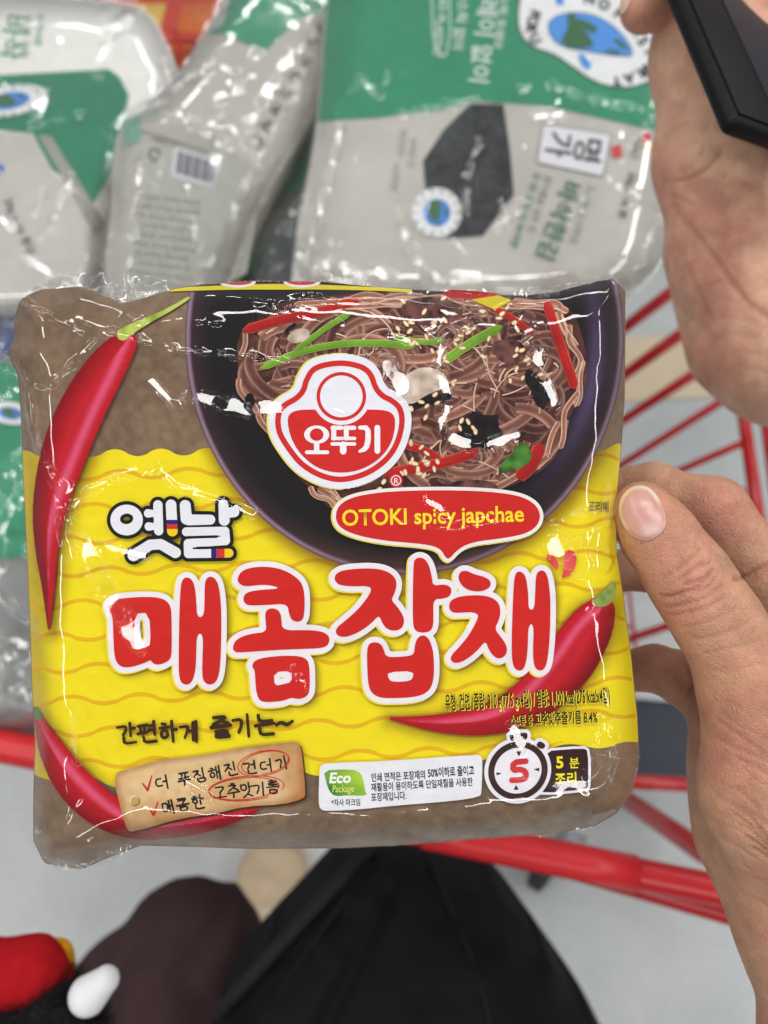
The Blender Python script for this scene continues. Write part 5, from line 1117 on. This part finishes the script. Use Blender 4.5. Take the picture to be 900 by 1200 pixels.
BG.body('bag_body', .12, lambda x, y: np.broadcast_to(lin((22, 22, 24)), (len(x), 3)), M_BAG, bgo, 60, 220)
rim_p = [(252, 1192), (300, 1140), (350, 1086), (398, 1032), (420, 1006), (440, 994)]
tube('opening_trim', [W(x, y, float(BG.depth(np.array([x + 8.]), np.array([y + 4.]))[0]) - .012) for x, y in rim_p], [.006, .007, .007, .007, .006, .005], M_TRIM, bgo, 10)
tube('seam', [W(x, y, float(BG.depth(np.array([float(x)]), np.array([float(y)]))[0]) - .0015) for x, y in ((500, 1000), (520, 1050), (548, 1110), (568, 1170), (580, 1230))], .0016, M_TRIM, bgo, 8)
tube('seam', [W(x, y, float(BG.depth(np.array([float(x)]), np.array([float(y)]))[0]) - .0015) for x, y in ((300, 1210), (350, 1130), (400, 1060), (436, 1010))], .0014, M_TRIM, bgo, 8)

# ------------------------------------------------------------------ plush charm, bottom left: plain shapes in the same colours
M_PL = plain('red_plush', (176, 24, 32), .95, .1, 200, .0008, 1500, .1); M_YT = plain('yellow_felt', (224, 160, 30), .9, .1, 200, .0006, 1500, .1); M_WH = plain('white_felt', (226, 226, 230), .7, .04, 100, .0003, 900, .3); M_FUR = plain('black_fur', (36, 34, 35), .8, .3, 300, 0, 1, .2)
pc_ = thing('plush_charm', 'plush charm of red cloth, black fur and white felt at the lower left', 'plush charm', W(20, 1230, .40))
def sdf_mesh(name, prims, res, mat, parent, pad=.004):
    a = np.array([p[0] for p in prims] + [p[1] for p in prims]); m = max(max(p[2], p[3]) for p in prims) + pad
    V, Q = surfnet(blend(prims), a.min(0) - m, a.max(0) + m, res); return mesh_obj(name, c2w(V), Q, mat, parent, True)
dd = .395; mm = dd / F
sdf_mesh('red_body', [(hp(-30, 1150, dd), hp(38, 1138, dd), 48 * mm, 34 * mm, .01), (hp(38, 1138, dd), hp(68, 1148, dd + .006), 34 * mm, 18 * mm, .01)], .0012, M_PL, pc_)
sdf_mesh('yellow_trim', [(hp(34, 1124, dd + .014), hp(64, 1124, dd + .014), 21 * mm, 20 * mm, .006), (hp(64, 1124, dd + .014), hp(80, 1144, dd + .014), 20 * mm, 10 * mm, .006)], .0012, M_YT, pc_)
sdf_mesh('white_toggle', [(hp(104, 1166, dd - .012), hp(124, 1148, dd - .012), 22 * mm, 15 * mm, .004)], .0009, M_WH, pc_)
furp = [(hp(-20, 1205, dd - .002), hp(58, 1188, dd - .002), 46 * mm, 36 * mm, .01), (hp(58, 1188, dd - .002), hp(96, 1215, dd), 34 * mm, 26 * mm, .01)]
fm = sdf_mesh('fur_base', furp, .0016, M_FUR, pc_)
cs_ = np.array([v.co[:] for v in fm.data.vertices]); ns_ = np.array([v.normal[:] for v in fm.data.vertices]); pick = rs2.choice(len(cs_), min(9000, len(cs_) * 3))
b_ = cs_[pick] + rs2.normal(0, .0006, (len(pick), 3)); nn = ns_[pick] + rs2.normal(0, .38, (len(pick), 3)) + (RM @ np.array([.2, -.25, .1])); nn /= np.linalg.norm(nn, axis=1)[:, None]
L_ = rs2.uniform(.005, .012, len(pick))[:, None]; sd_ = np.cross(nn, rs2.normal(0, 1, (len(pick), 3))); sd_ /= np.linalg.norm(sd_, axis=1)[:, None]
bend_ = nn * .6 + rs2.normal(0, .35, nn.shape); w_ = .00022
V = np.stack([b_ - sd_ * w_, b_ + sd_ * w_, b_ + nn * L_ * .55 + sd_ * w_ * .7, b_ + nn * L_ * .55 - sd_ * w_ * .7, b_ + nn * L_ * .55 + bend_ * L_ * .55], 1).reshape(-1, 3)
i5 = np.arange(len(pick))[:, None] * 5
T = np.vstack([i5 + np.array([0, 1, 2]), i5 + np.array([0, 2, 3]), i5 + np.array([3, 2, 4])])
fu = mesh_obj('fur', V, T, M_FUR, fm, True); fu['kind'] = 'stuff'
